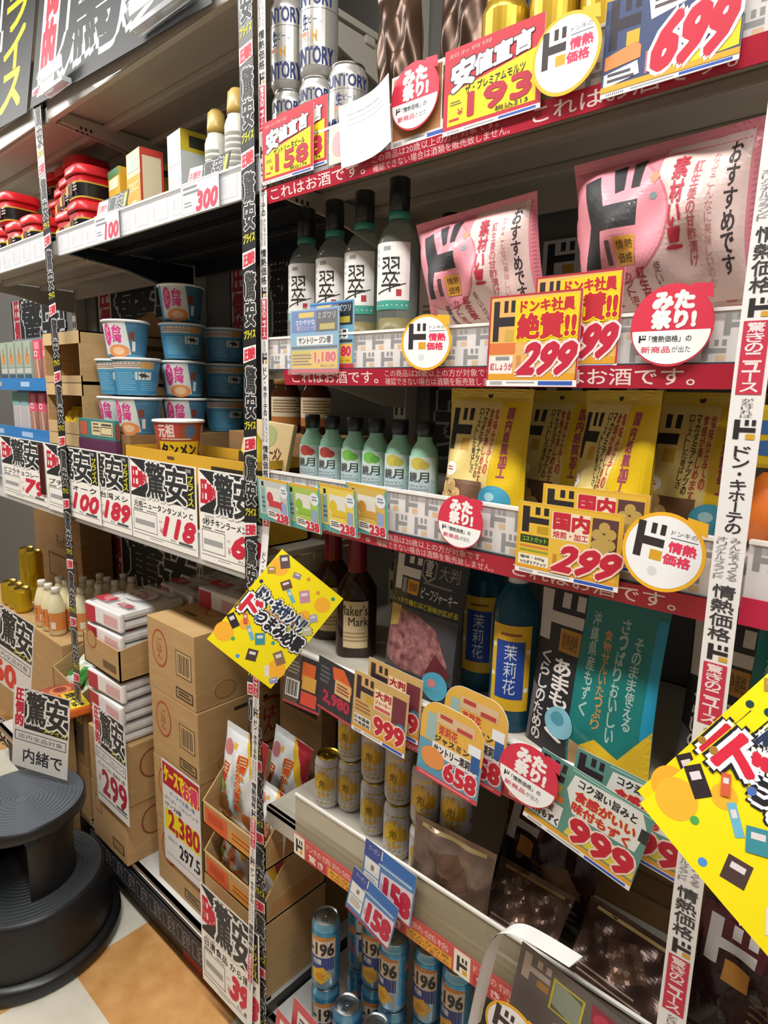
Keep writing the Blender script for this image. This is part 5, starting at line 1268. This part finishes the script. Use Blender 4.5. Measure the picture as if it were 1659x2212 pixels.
for i, (x, k, lab) in enumerate(((-1.17, 0, 'pink chocolate pack on the upper blue ledge, nearest the carton'), (-1.245, 0, 'pink chocolate pack on the upper blue ledge, second from the carton'), (-1.33, 1, 'mint green chocolate pack on the upper ledge beside the pink ones'), (-1.405, 1, 'mint green chocolate pack on the upper ledge, second from the pink ones'), (-1.48, 1, 'mint green chocolate pack on the upper ledge, third from the pink ones'), (-1.555, 1, 'mint green chocolate pack on the upper ledge at the left edge'))):
    choc(lab, x, 1.601, k)
for i, (x, k, lab) in enumerate(((-1.16, 0, 'pink chocolate pack on the lower blue ledge, nearest the carton'), (-1.235, 0, 'pink chocolate pack on the lower blue ledge, second from the carton'), (-1.31, 0, 'pink chocolate pack on the lower blue ledge, third from the carton'), (-1.39, 2, 'grey and teal pack on the lower blue ledge'), (-1.47, 2, 'grey and teal pack at the left end of the lower blue ledge'))):
    choc(lab, x, 1.43, k)
# posters hung on the back panel
def poster(lab, px0, px1, a, b, kind=0):
    (c, w_, h_) = fit(px0, px1, a, b, .462)
    def f(p):
        p.rect(0, 0, 1, 1, '1f2124')
        if kind == 2: p.rect(.12, 0, .88, 1, 'c8b8b4').tv('圧倒的', .2, .02, .8, .98, 'a8243a', .05)
        elif kind == 1: p.tb('驚', .03, .03, .97, .97, '1f2124', .042, [('a8aaac', .03)])
        else: p.rect(.03, 0, .17, 1, 'c8b8b4').tv('圧倒的', .05, .02, .15, .98, 'a8243a', .05).tb('驚', .22, .05, .6, .95, '1f2124', .042, [('b8babc', .03)]).tb('安', .62, .05, .99, .95, '1f2124', .042, [('b8babc', .03)])
    card('poster_sheet', lab, 'poster', c, w_, h_, f, '1f2124')
poster('black poster at the back above the noodle cups', 208, 440, 590, 770)
poster('black poster at the back above the chocolate packs', 28, 140, 640, 780)
poster('narrow red on white poster strip behind the black banner', 497, 532, 575, 745, 2)
poster('black poster at the back seen past the middle post above the brown jars', 585, 640, 560, 760, 1)
poster('black poster at the back under the white price cards', 235, 450, 1140, 1290)
poster('black poster at the back behind the plastic bottles', 165, 222, 1100, 1230, 1)
poster('black poster at the back above the boxes on the black shelf', 205, 360, 285, 380, 0)

# price cards on the third shelf rail
for px0, px1, a, b, nm, pr_, mk, dy, lab in (
        (283, 425, 1000, 1182, '元祖ニュータンタンメン C', '118', 'エース食品', -.010, 'black and white price card reading 118 below the yellow tray'), (431, 570, 1020, 1225, '0秒チキンラーメン ミニ', '69', '日清食品', -.011, 'black and white price card beside the black banner, product lettering in black'),
        (168, 282, 955, 1135, '汁なし台湾メシ', '189', '', -.010, 'black and white price card reading 189 between two others'), (100, 214, 948, 1108, 'プチフォーク', '100', '', -.013, 'black and white price card reading 100 behind the left banner'), (4, 98, 936, 1075, 'ピコラチョコレート', '79', '', -.0105, 'black and white price card reading 79 under the chocolate packs')):
    (c, w_, h_) = fit(px0, px1, a, b, dy)
    card('price_card', lab, 'price card', (c[0], dy, 1.222), w_, .207, kyoyasu(nm, pr_, mk), rz=0)
for x, lab in ((X_(93, 1030, -.012), 'brown striped strip hanging left of the 100 price card'), (-1.52, 'dark red strip hanging at the left edge')):
    g = G(); g.box(-.018, -.004, 0, .018, 0, .16, '4a1f1c:g', .002); g.build('paper_strip', label=lab, cat='strip', loc=(x, -.012, 1.262))

# ---------------------------------------------------------------- floor stock of the left bay
def ricebox(lab, x, y, z, w_, d_, h_, big=True):
    def fr(p):
        p.ell(.27, .38, .17, .26, 'a8472e').ell(.27, .38, .15, .23, 'b5905e').tv('ごはん', .22, .24, .32, .54, 'a8472e', .02)
        p.rect(.62, .28, .93, .62, 'c8a878').frame(.62, .28, .93, .62, .012, '4a3a28')
        for i in range(7): p.rect(.66 + .035 * i, .32, .675 + .035 * i + .006 * (i % 2), .58, '3a2c1c')
        p.rect(.6, .78, .95, .93, '3a2c1c').rect(.62, .8, .93, .91, 'a48456').lines(.66, .82, .9, .9, 2, '3a2c1c')
    def rt(p):
        p.ell(.62, .5, .2, .36, 'a02a2a', 36).ell(.62, .5, .175, .315, 'b08a58', 36).tv('はん', .56, .3, .68, .7, 'a02a2a', .02).ell(.24, .82, .09, .12, '9a5a3a').ell(.24, .82, .083, .11, 'b08a58').rect(.3, .1, .6, .15, '3a2c1c').lines(.75, .08, .95, .16, 2, '4a3824')
    return carton('carton', lab, 'carton', (x, y, z), w_, d_, h_, 'cardboard', front=fr if big else (lambda p: p.rect(.1, .2, .3, .5, 'a8704a').rect(.12, .24, .28, .46, 'b5905e').rect(.6, .7, .92, .88, '3a2c1c').rect(.62, .72, .9, .86, 'a48456')), right=rt if big else (lambda p: p.ell(.3, .4, .14, .25, '8a4a30').ell(.3, .4, .12, .22, 'b08a58')), top=(lambda p: p.ell(.5, .5, .2, .2, '9a5a3a').ell(.5, .5, .18, .18, 'b5905e').lines(.2, .75, .5, .8, 1, '5a4428')) if big else None, group='rice cartons', tape='c0a070:g' if big else None)
for i, (z, h_, lab) in enumerate(((.186, .198, 'big rice carton at the bottom of the tall stack behind the 2,380 sign'), (.3855, .198, 'big rice carton second from the bottom behind the 2,380 sign'), (.585, .2, 'big rice carton second from the top of the tall stack'), (.7865, .205, 'big rice carton on top of the tall stack with red round mark'))):
    ricebox(lab, -.43 + (.004, 0, .003, -.003)[i], .03, z, .235, .37, h_)
for i, (z, h_, lab) in enumerate(((.186, .193, 'rice carton at the bottom of the left stack by the step stool'), (.3805, .19, 'rice carton in the middle of the left stack behind the 299 sign'))):
    ricebox(lab, -.755 + .006 * i, -.018, z, .225, .3, h_, False)
RP = None
def ricepack(lab, x, y, z, rz=0):
    global RP
    if RP: dup(RP, (x, y, z), rz, lab); return
    t = thing('rice_pack', lab, 'rice pack', (x, y, z), rz, group='wrapped white rice packs')
    for k in range(2):
        g = G(); g.box(-.095, .01, .002 + .028 * k, .095, .21, .026 + .028 * k, 'dcd9d4:p', .011); g.build('rice_tray', t)
    g = G()
    pq = Pouch(.205, .225, .012, 'flat', 3, wr=.002)
    g.grid(18, 18, lambda a, b: (-.1025 + .205 * a, .0 + .222 * b, .058 + pq.t(2 * a - 1, b) - .003 * (abs(2 * a - 1) ** 6)), 'clear_wrap')
    p = P(.2, .2); p.ell(.5, .45, .3, .22, 'dfdad6').rect(.1, .1, .9, .22, 'e4d8d6').tb('ごはん', .3, .3, .7, .55, 'b8324a', .03).rect(.05, .75, .4, .96, 'c02a3c').rect(.6, .8, .92, .92, 'a8545c')
    p.fine(.03); g.pr(p, lambda X, Y, h: (X, .015 + Y, .0605 + h + .002)); g.build('printed_film', t, 'clear film with red and white print')
    RP = t
    g = G(); g.box(-.1, -.004, .0, .1, .012, .056, 'e8e4e2:g', .006); p = P(.19, .05); p.rect(0, 0, .3, 1, 'b82a3a').rect(.55, .2, .95, .8, 'd8a8a8'); g.pr(p, face_front(-.004)); g.build('film_front', t, 'folded film end with red print')
for k in range(3): ricepack('wrapped rice pack in the left stack, %s of the middle three' % ('lowest', 'middle', 'topmost')[k], -.752 + .006 * k, -.01, .572 + .0672 * k, .05 * k - .04)
tray('carton_tray', 'cut-down brown carton holding rice packs on the left stack', 'carton', (-.755, -.012, .7745), .232, .245, .105, 'cardboard', .095, front=lambda p: p.ell(.25, .1, .14, .3, 'a8472e').ell(.25, .1, .12, .26, 'b5905e').rect(.55, .55, .9, .8, '6a5236'), right=lambda p: p.ell(.5, .5, .14, .35, 'a06a48').ell(.5, .5, .12, .31, 'b08a58'))
for k in range(3): ricepack('wrapped rice pack in the cut-down carton, %s' % ('at the bottom', 'in the middle', 'on top'), -.752, 0, .78 + .0672 * k, .0 + .03 * k) if False else ricepack(('wrapped rice pack in the cut-down carton, at the bottom', 'wrapped rice pack in the cut-down carton, in the middle', 'wrapped rice pack lying on top of the cut-down carton')[k], -.752, 0, .78 + .0672 * k, .03 * k)
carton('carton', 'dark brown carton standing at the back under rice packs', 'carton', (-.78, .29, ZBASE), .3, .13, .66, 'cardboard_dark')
ricepack('wrapped rice pack at the back on the dark carton, lower', -.78, .24, .847, .05); ricepack('wrapped rice pack at the back on the dark carton, upper', -.76, .24, .9155, -.04)
ricepack('wrapped rice pack lying on the tall stack of big cartons', -.42, .18, .993, .05)
carton('carton', 'dark carton with striped label standing behind the snack bags, lower', 'carton', (-.11, .2, ZBASE), .16, .24, .42, 'cardboard_dark', right=lambda p: p.frame(.1, .3, .9, .5, .02, '2a1c10'))
carton('carton', 'dark carton with striped label standing behind the yellow flyer, upper', 'carton', (-.11, .2, .606), .16, .24, .4, 'cardboard_dark', front=lambda p: p.rect(.1, .4, .9, .5, '3a2a18'), right=lambda p: p.frame(.2, .55, .8, .75, .03, '2a1c10').lines(.25, .58, .75, .72, 3, '3a2a18'))
def s299(p):
    p.rect(0, 0, 1, 1, 'e0ddd8'); kyoyasu_head(p, .03, .01, .97, .4, False)
    p.frame(.04, .43, .96, .53, .008, '4a4c50').tb('はくばく ごはんパック', .08, .455, .92, .505, '4a4c50', .0).tb('パックごはん 国産米 3食', .08, .57, .92, .61, '3a3c40', .02)
    p.tb('299', .2, .63, .95, .88, '9c1c34', .035).tb('¥', .08, .7, .16, .78, 'b88a90', .02).rect(.04, .92, .95, .93, '2a2c30').rect(.62, .885, .93, .905, '4a4c50')
card('price_sign', 'white and black price sign reading 299 on the left carton stack', 'price sign', (-.70, -.026, .345), .205, .32, s299, tilt=.0)
def s2380(p):
    p.rect(0, 0, 1, 1, 'dcdcdc').frame(0, 0, 1, 1, .008, 'e8e0dc').rect(.02, .02, .98, .24, 'b01e2c').tb('ケースで', .06, .05, .58, .2, 'f0d020', .05).tb('お得', .58, .08, .94, .24, 'd83a6a', .05, [('f4e04a', .08)])
    p.tb('ケースでお買い得', .2, .27, .86, .315, '4a5a9c', .02).tb('はくばく ごはんパック', .06, .34, .94, .375, '3a3c40', .01).tb('1ケース8袋', .06, .4, .5, .45, '2a2c44', .03)
    p.rect(.04, .47, .97, .68, 'e6d41c').tb('2,380', .14, .47, .96, .69, 'b01c30', .035).tb('1袋あたり', .1, .74, .36, .78, '4a4c50', .0).tb('297.5', .42, .74, .95, .87, '141416', .03).rect(.05, .92, .95, .925, '8a4a50')
card('price_sign', 'red headed price sign reading 2,380 and 297.5 on the tall carton stack', 'price sign', (-.392, .022, .285), .19, .31, s2380)
# snack bags in orange trays
def snack(p):
    p.rect(0, 0, 1, 1, 'dfe2e4:p').poly([(.55, 0), (1, 0), (1, .5), (.85, .2)], 'a81c2a').poly([(.5, 0), (.58, 0), (.88, .24), (.98, .55), (.9, .5)], 'e0b424')
    p.tv('日清から揚げ粉', .5, .22, .68, .8, 'd0501c', .05, [('f0d890', .06)]).tv('日清から揚げ', .12, .38, .27, .9, 'b83a1c', .05, [('f0d890', .06)]).ell(.18, .22, .12, .08, 'c87a80').rect(.3, .14, .4, .2, 'e0b43a').ell(.2, .85, .2, .14, '8a5a24').ell(.16, .6, .1, .08, '7aa03a').ell(.8, .85, .14, .1, 'c06a2a').poly([(.4, .45), (.46, .45), (.5, .9), (.4, .8)], 'b8cfdc')
def otray(lab, z, h_):
    return tray('carton_tray', lab, 'carton', (-.125, .0, z), .25, .19, h_, 'cardboard', .06, front=lambda p: p.rect(.05, .15, .42, .95, 'd8602a').rect(.46, .3, .97, .9, 'dc9438').lines(.5, .4, .9, .8, 2, 'a85a24').rect(.1, .3, .36, .7, 'c04a24'), right=lambda p: p.rect(.1, .2, .9, .8, 'b88450'))
carton('carton', 'plain brown carton under the orange snack trays', 'carton', (-.125, .0, ZBASE), .25, .19, .2, 'cardboard')
otray('orange printed carton tray, lower one with snack bags', .3865, .14); otray('orange printed carton tray, upper one with standing snack bags', .5275, .13)
for x, y, z, w_, h_, ti, ro, sd, lab in ((-.165, .05, .533, .165, .245, -.1, .03, 2, 'white and red snack bag standing tallest in the upper orange tray'), (-.048, .055, .533, .1, .15, -.1, .06, 6, 'white snack bag at the right in the upper orange tray'), (-.095, .125, .533, .14, .24, -.1, .1, 8, 'red topped snack bag behind in the upper orange tray'),
                                     (-.18, .045, .393, .11, .125, -.14, 0, 4, 'white snack bag in the lower orange tray, left'), (-.065, .05, .393, .11, .125, -.14, 0, 5, 'white snack bag in the lower orange tray, right')):
    pp = P(w_, h_); snack(pp)
    Pouch(w_, h_, .045, 'pillow', sd, wr=.0025).build('snack_bag', lab, 'snack bag', (x, y, z + .002), 'dfe2e4:p', pp, tilt=ti, roll=ro, group='snack bags in the orange trays')
(c, w_, h_) = fit(443, 552, 1960, 2148, -.03)
card('price_card', 'black and white price card below the orange trays near the floor', 'price card', (c[0], -.03, .108), .24, .285, kyoyasu('日清食品 から揚げ', '398', '日清'), roll=.0)

# far left floor stock: cans, bottles, green packs, noodle packs
carton('carton', 'large brown carton block under the plastic bottles and yellow cans', 'carton', (-1.72, .06, ZBASE), .96, .36, .505, 'cardboard')
carton('carton', 'dark carton with faint lettering at the back above the yellow cans', 'carton', (-1.86, .3, .6915), .5, .13, .36, 'cardboard_dark', front=lambda p: p.tb('Red Bull', .5, .25, .85, .4, '5a3a28', .0).frame(.3, .5, .9, .8, .02, '4a3a2c'))
def ycan(p): p.rect(0, 0, 1, 1, 'c8a81c:f').rect(0, .75, 1, .8, 'a88a18').ell(.12, .8, .04, .06, 'd8c8c0').rect(.44, .6, .52, .9, '9a8a5a')
for x, y, lab in ((-1.72, .1, 'yellow can in the front row nearest the plastic bottles'), (-1.79, .1, 'yellow can in the front row, second from the bottles'), (-1.86, .1, 'yellow can in the front row at the left edge')):
    can('drink_can', lab, 'drink can', (x, y, .691), .033, .1, ycan, 'c8a81c:f', group='yellow cans', lid='b8a050:m')
for x, y, lab in ((-1.85, .2, 'tall yellow can in the back row, right one'), (-1.93, .2, 'tall yellow can in the back row, left one')):
    can('drink_can', lab, 'drink can', (x, y, .691), .033, .215, ycan, 'c8a81c:f', group='yellow cans', lid='b8a050:m')
def pet():
    t = thing('plastic_bottle', 'x', 'bottle')
    G().lathe([(0, 0), (.026, 0), (.03, .006), (.03, .09), (.029, .105), (.02, .14), (.0125, .156), (.012, .168)], 'e2d8b0:p', 24).build('bottle_body', t)
    g = G(); g.lathe([(.0303, .02), (.0303, .088)], 'd88a4a:p', 24); p = P(.09, .066); p.rect(.1, .1, .5, .9, 'e0a06a').tv('おいし', .3, .1, .6, .8, 'b8502c', .02).rect(.7, .5, .9, .9, 'e8e0d0'); p.fine(.01); g.pr(p, cyl(.0305, .2, .021)); g.build('label', t)
    G().lathe([(0, .158), (.0145, .158), (.0145, .178), (.013, .18), (0, .18)], 'e6e2d6:p', 20).build('cap', t, 'white cap')
    return t
PT = None
spots = [(-1.50, .1), (-1.435, .1), (-1.37, .1), (-1.50, .165), (-1.435, .165), (-1.37, .165), (-1.305, .165), (-1.37, .23), (-1.305, .23), (-1.435, .23), (-1.305, .295), (-1.37, .295), (-1.305, .36), (-1.435, .295), (-1.37, .36)]
for i, (x, y) in enumerate(spots):
    nm = 'plastic bottle with white cap, %s row from the front, %s'
    row = ('first', 'second', 'third', 'fourth', 'fifth')[[.1, .165, .23, .295, .36].index(y)]
    cl = {-1.50: 'leftmost column', -1.435: 'second column from the left', -1.37: 'third column from the left', -1.305: 'rightmost column'}[x]
    if PT is None: PT = pet(); PT.location = (x, y, .6915); PT['label'] = nm % (row, cl); PT['group'] = 'plastic bottles with white caps'
    else: dup(PT, (x, y, .6915), rnd.uniform(-.4, .4), nm % (row, cl), 'plastic bottles with white caps')
tray('carton_tray', 'brown open carton holding green and white packs at the left', 'carton', (-1.335, -.0, .555), .26, .052, .085, 'cardboard', right=lambda p: p.rect(.2, .3, .8, .5, '6a5236')) if False else None
# carton wedge walls beside the green packs
t = thing('carton_tray', 'slanting open brown carton with green and white packs', 'carton', (-1.11, .02, .556))
G().box(-.115, 0, 0, .115, .36, .004, 'cardboard').build('tray_floor', t)
for nm, vs in (('front_wall', [(-.115, 0, 0), (.115, 0, 0), (.115, 0, .05), (-.115, 0, .075)]), ('side_wall', [(.115, 0, 0), (.115, .36, 0), (.115, .36, .21), (.115, .0, .05)]), ('side_wall', [(-.115, 0, 0), (-.115, .36, 0), (-.115, .36, .26), (-.115, 0, .075)]), ('back_wall', [(-.115, .36, 0), (.115, .36, 0), (.115, .36, .21), (-.115, .36, .26)])):
    n = Vector((0, .004, 0)) if nm != 'side_wall' else Vector((.004 if vs[0][0] < 0 else -.004, 0, 0))
    G().add(vs + [tuple(Vector(v) + n) for v in vs], [(0, 1, 2, 3), (7, 6, 5, 4)] + [(i, i + 4, (i + 1) % 4 + 4, (i + 1) % 4) for i in range(4)], 'cardboard').build(nm, t)
def gpack(p): p.rect(0, 0, 1, 1, 'dfe6dc:g').poly([(0, .35), (.5, .5), (1, .3), (1, .8), (.5, .7), (0, .9)], '3f9a3c').ell(.5, .25, .3, .12, 'd8e0c8').rect(.3, .45, .7, .6, 'e8e4b0')
for i, (x, y, z, ti, ro, lab) in enumerate(((-1.168, .05, .564, -.7, .2, 'green and white pack at the front left of the slanting carton'), (-1.055, .06, .564, -.75, -.2, 'green and white pack at the front right of the slanting carton'), (-1.13, .15, .566, -.5, .1, 'green and white pack in the middle of the slanting carton'), (-1.06, .2, .566, -.4, -.15, 'long green pack leaning at the right in the slanting carton'), (-1.13, .26, .566, -.3, .05, 'green and white pack at the back of the slanting carton'))):
    pp = P(.095, .15); gpack(pp)
    Pouch(.095, .15 + .05 * (i == 3), .035, 'pillow', i * 5, wr=.003).build('green_pack', lab, 'pack', (x, y, z), 'dfe6dc:g', pp, tilt=ti, roll=ro, group='green and white packs')
carton('carton', 'brown carton under the slanting green pack carton, upper', 'carton', (-1.085, .0, .372), .29, .4, .18, 'cardboard', front=lambda p: p.rect(.6, .3, .95, .8, 'a48456').frame(.62, .33, .93, .77, .015, '5a4428').rect(.65, .4, .9, .5, '4a3824'), right=lambda p: p.frame(.1, .15, .6, .45, .02, '6a5236').rect(.1, .55, .5, .7, '4a3824').frame(.1, .75, .6, .95, .02, '6a5236'))
carton('carton', 'brown carton at the bottom beside the step stool', 'carton', (-1.08, .0, ZBASE), .29, .4, .186, 'cardboard', right=lambda p: p.frame(.1, .15, .6, .5, .02, '8a6a44').tb('麺工房', .2, .7, .5, .85, '4a3824', .02))
def noodle(p): p.rect(0, 0, 1, 1, 'e0c41c:g').rect(0, 0, .34, 1, 'a84a34').ell(.2, .5, .16, .36, 'c87a50').ell(.18, .5, .1, .22, '8a3a24').tb('焼そば', .4, .15, .95, .5, '2a2014', .05, [('f4e04a', .05)]).rect(.36, .6, .98, .72, 'c8302a').lines(.4, .78, .9, .92, 2, 'd86a2a')
for i, (x, y, z, rz, lab) in enumerate(((-1.06, -.088, .5545, .1, 'red and yellow noodle pack lying on the carton, front one'), (-1.0, -.08, .5855, -.12, 'red and yellow noodle pack lying on top of another'))):
    g = G(); g.box(-.105, 0, 0, .105, .1, .029, 'd86a2a:g', .008)
    p = P(.2, .092); noodle(p); g.pr(p, face_top(.029, 0, .004)); q = P(.2, .026, y0=.002); q.rect(0, 0, 1, 1, 'c8302a').rect(.3, .2, .9, .8, 'e0b42a'); g.pr(q, face_front(0))
    g.build('noodle_pack', label=lab, cat='noodle pack', loc=(x, y, z), rz=rz, group='red and yellow noodle packs')
G().box(-1.23, -.085, 0, -1.0, -.008, .553, 'cardboard', .002).build('carton', label='narrow brown carton under the red and yellow noodle packs', cat='carton')
def slant(a, b):
    def f(p):
        p.rect(0, 0, 1, 1, 'e0dcd6'); kyoyasu_head(p, .02, .01, .98, .5, False); p.frame(.04, .54, .96, .66, .01, '4a4c50').tb('店内全品対象', .1, .57, .9, .63, '4a4c50', .0)
        if a: p.tb(a, .08, .7, .62, .96, 'd8402c', .06)
        if b: p.tb(b, .2, .74, .9, .92, '2a2c30', .02)
    return f
for px, py, y, w_, h_, rz, ro, ti, lab in ((22, 1490, -.1, .24, .3, .2, .2, .0, 'slanted black and white price sign by the yellow cans'), (85, 1668, -.17, .19, .26, .5, .12, .0, 'black and white price sign just above the step stool'), (-10, 1660, .045, .28, .3, .15, .12, 0, 'white price sign with red figures cut off by the left edge')):
    q = on_y(px, py, y)
    card('price_sign', lab, 'price sign', (q.x, y, q.z), w_, h_, slant('60' if px < 80 else '', '内緒で' if px > 80 else ''), rz=rz, roll=ro, tilt=ti)

# ---------------------------------------------------------------- black kick stool
t = thing('step_stool', 'round black plastic kick step stool on the floor in the aisle', 'step stool', (-.805, -.238, 0), rz=0.35)
t.scale = (1.03, 1.03, 1.01)
SP = 'stool_plastic'
g = G(); g.lathe([(.2, .0), (.232, .0), (.236, .006), (.236, .035), (.228, .043), (.214, .046)], '17181b:p', 64); g.build('rubber_bumper', t)
g = G(); g.lathe([(.213, .012), (.213, .05), (.2, .19), (.196, .2), (.19, .2035)], SP, 64); g.build('base_drum', t)
def treads(r0, r1, z, n, k):
    g = G(); prof = [(0, z)]
    for i in range(n):
        a = r0 + (r1 - r0) * i / n; b = (r1 - r0) / n
        prof += [(a, z), (a + b * .15, z + .0022), (a + b * .5, z + .0022), (a + b * .65, z)]
    prof += [(r1, z)]
    return g.lathe(prof, k, 64, smooth=False)
treads(.015, .19, .2032, 14, '353a3f').build('lower_tread', t, 'ribbed lower step')
for a0 in (-.62, 2.52):
    g = G()
    for rin, rout in ((0, 1),):
        prof = [(.125, .2035), (.122, .24), (.121, .3), (.125, .35), (.138, .395), (.15, .41)]
        g.lathe(prof, SP, 24, a0=a0, a1=a0 + 2.1)
        g.lathe([(r - .012, z) for r, z in prof][::-1], SP, 24, a0=a0, a1=a0 + 2.1)
        for a in (a0, a0 + 2.1):
            n = len(prof); vs = [(r * math.cos(a), r * math.sin(a), z) for r, z in prof] + [((r - .012) * math.cos(a), (r - .012) * math.sin(a), z) for r, z in prof]
            g.add(vs, [(i, i + 1, n + i + 1, n + i) for i in range(n - 1)], SP)
    g.build('side_wall', t)
g = G(); g.lathe([(0, .405), (.13, .405), (.152, .402), (.1605, .408), (.1625, .42), (.16, .436), (.155, .4405)], SP, 64); g.build('top_rim', t)
treads(.014, .155, .4402, 12, '50565d').build('top_tread', t, 'ribbed black top step with reflected light in its grey')  # reflected light on the top step is put into its lighter grey
# small goods past the right banner
g = G(); g.lathe([(0, 0), (.03, .003), (.044, .02), (.05, .05), (.044, .08), (.03, .097), (0, .1)], 'd8702a:p', 24); g.build('snack_tub', label='orange round snack past the tall white banner', cat='snack', loc=(X_(1672, 1080, .1) + .015, .1, ZC))
g = G(); g.box(-.04, 0, 0, .04, .03, .075, 'd8b41c:p', .006); p = P(.07, .065, y0=.005); p.rect(0, .2, 1, .45, '3a6aa8').ell(.5, .7, .4, .14, '3a6aa8'); g.pr(p, face_front(0)); g.build('snack_pack', label='yellow and blue pack past the tall white banner', cat='pack', loc=(X_(1668, 980, .1), .085, ZC + .1015))
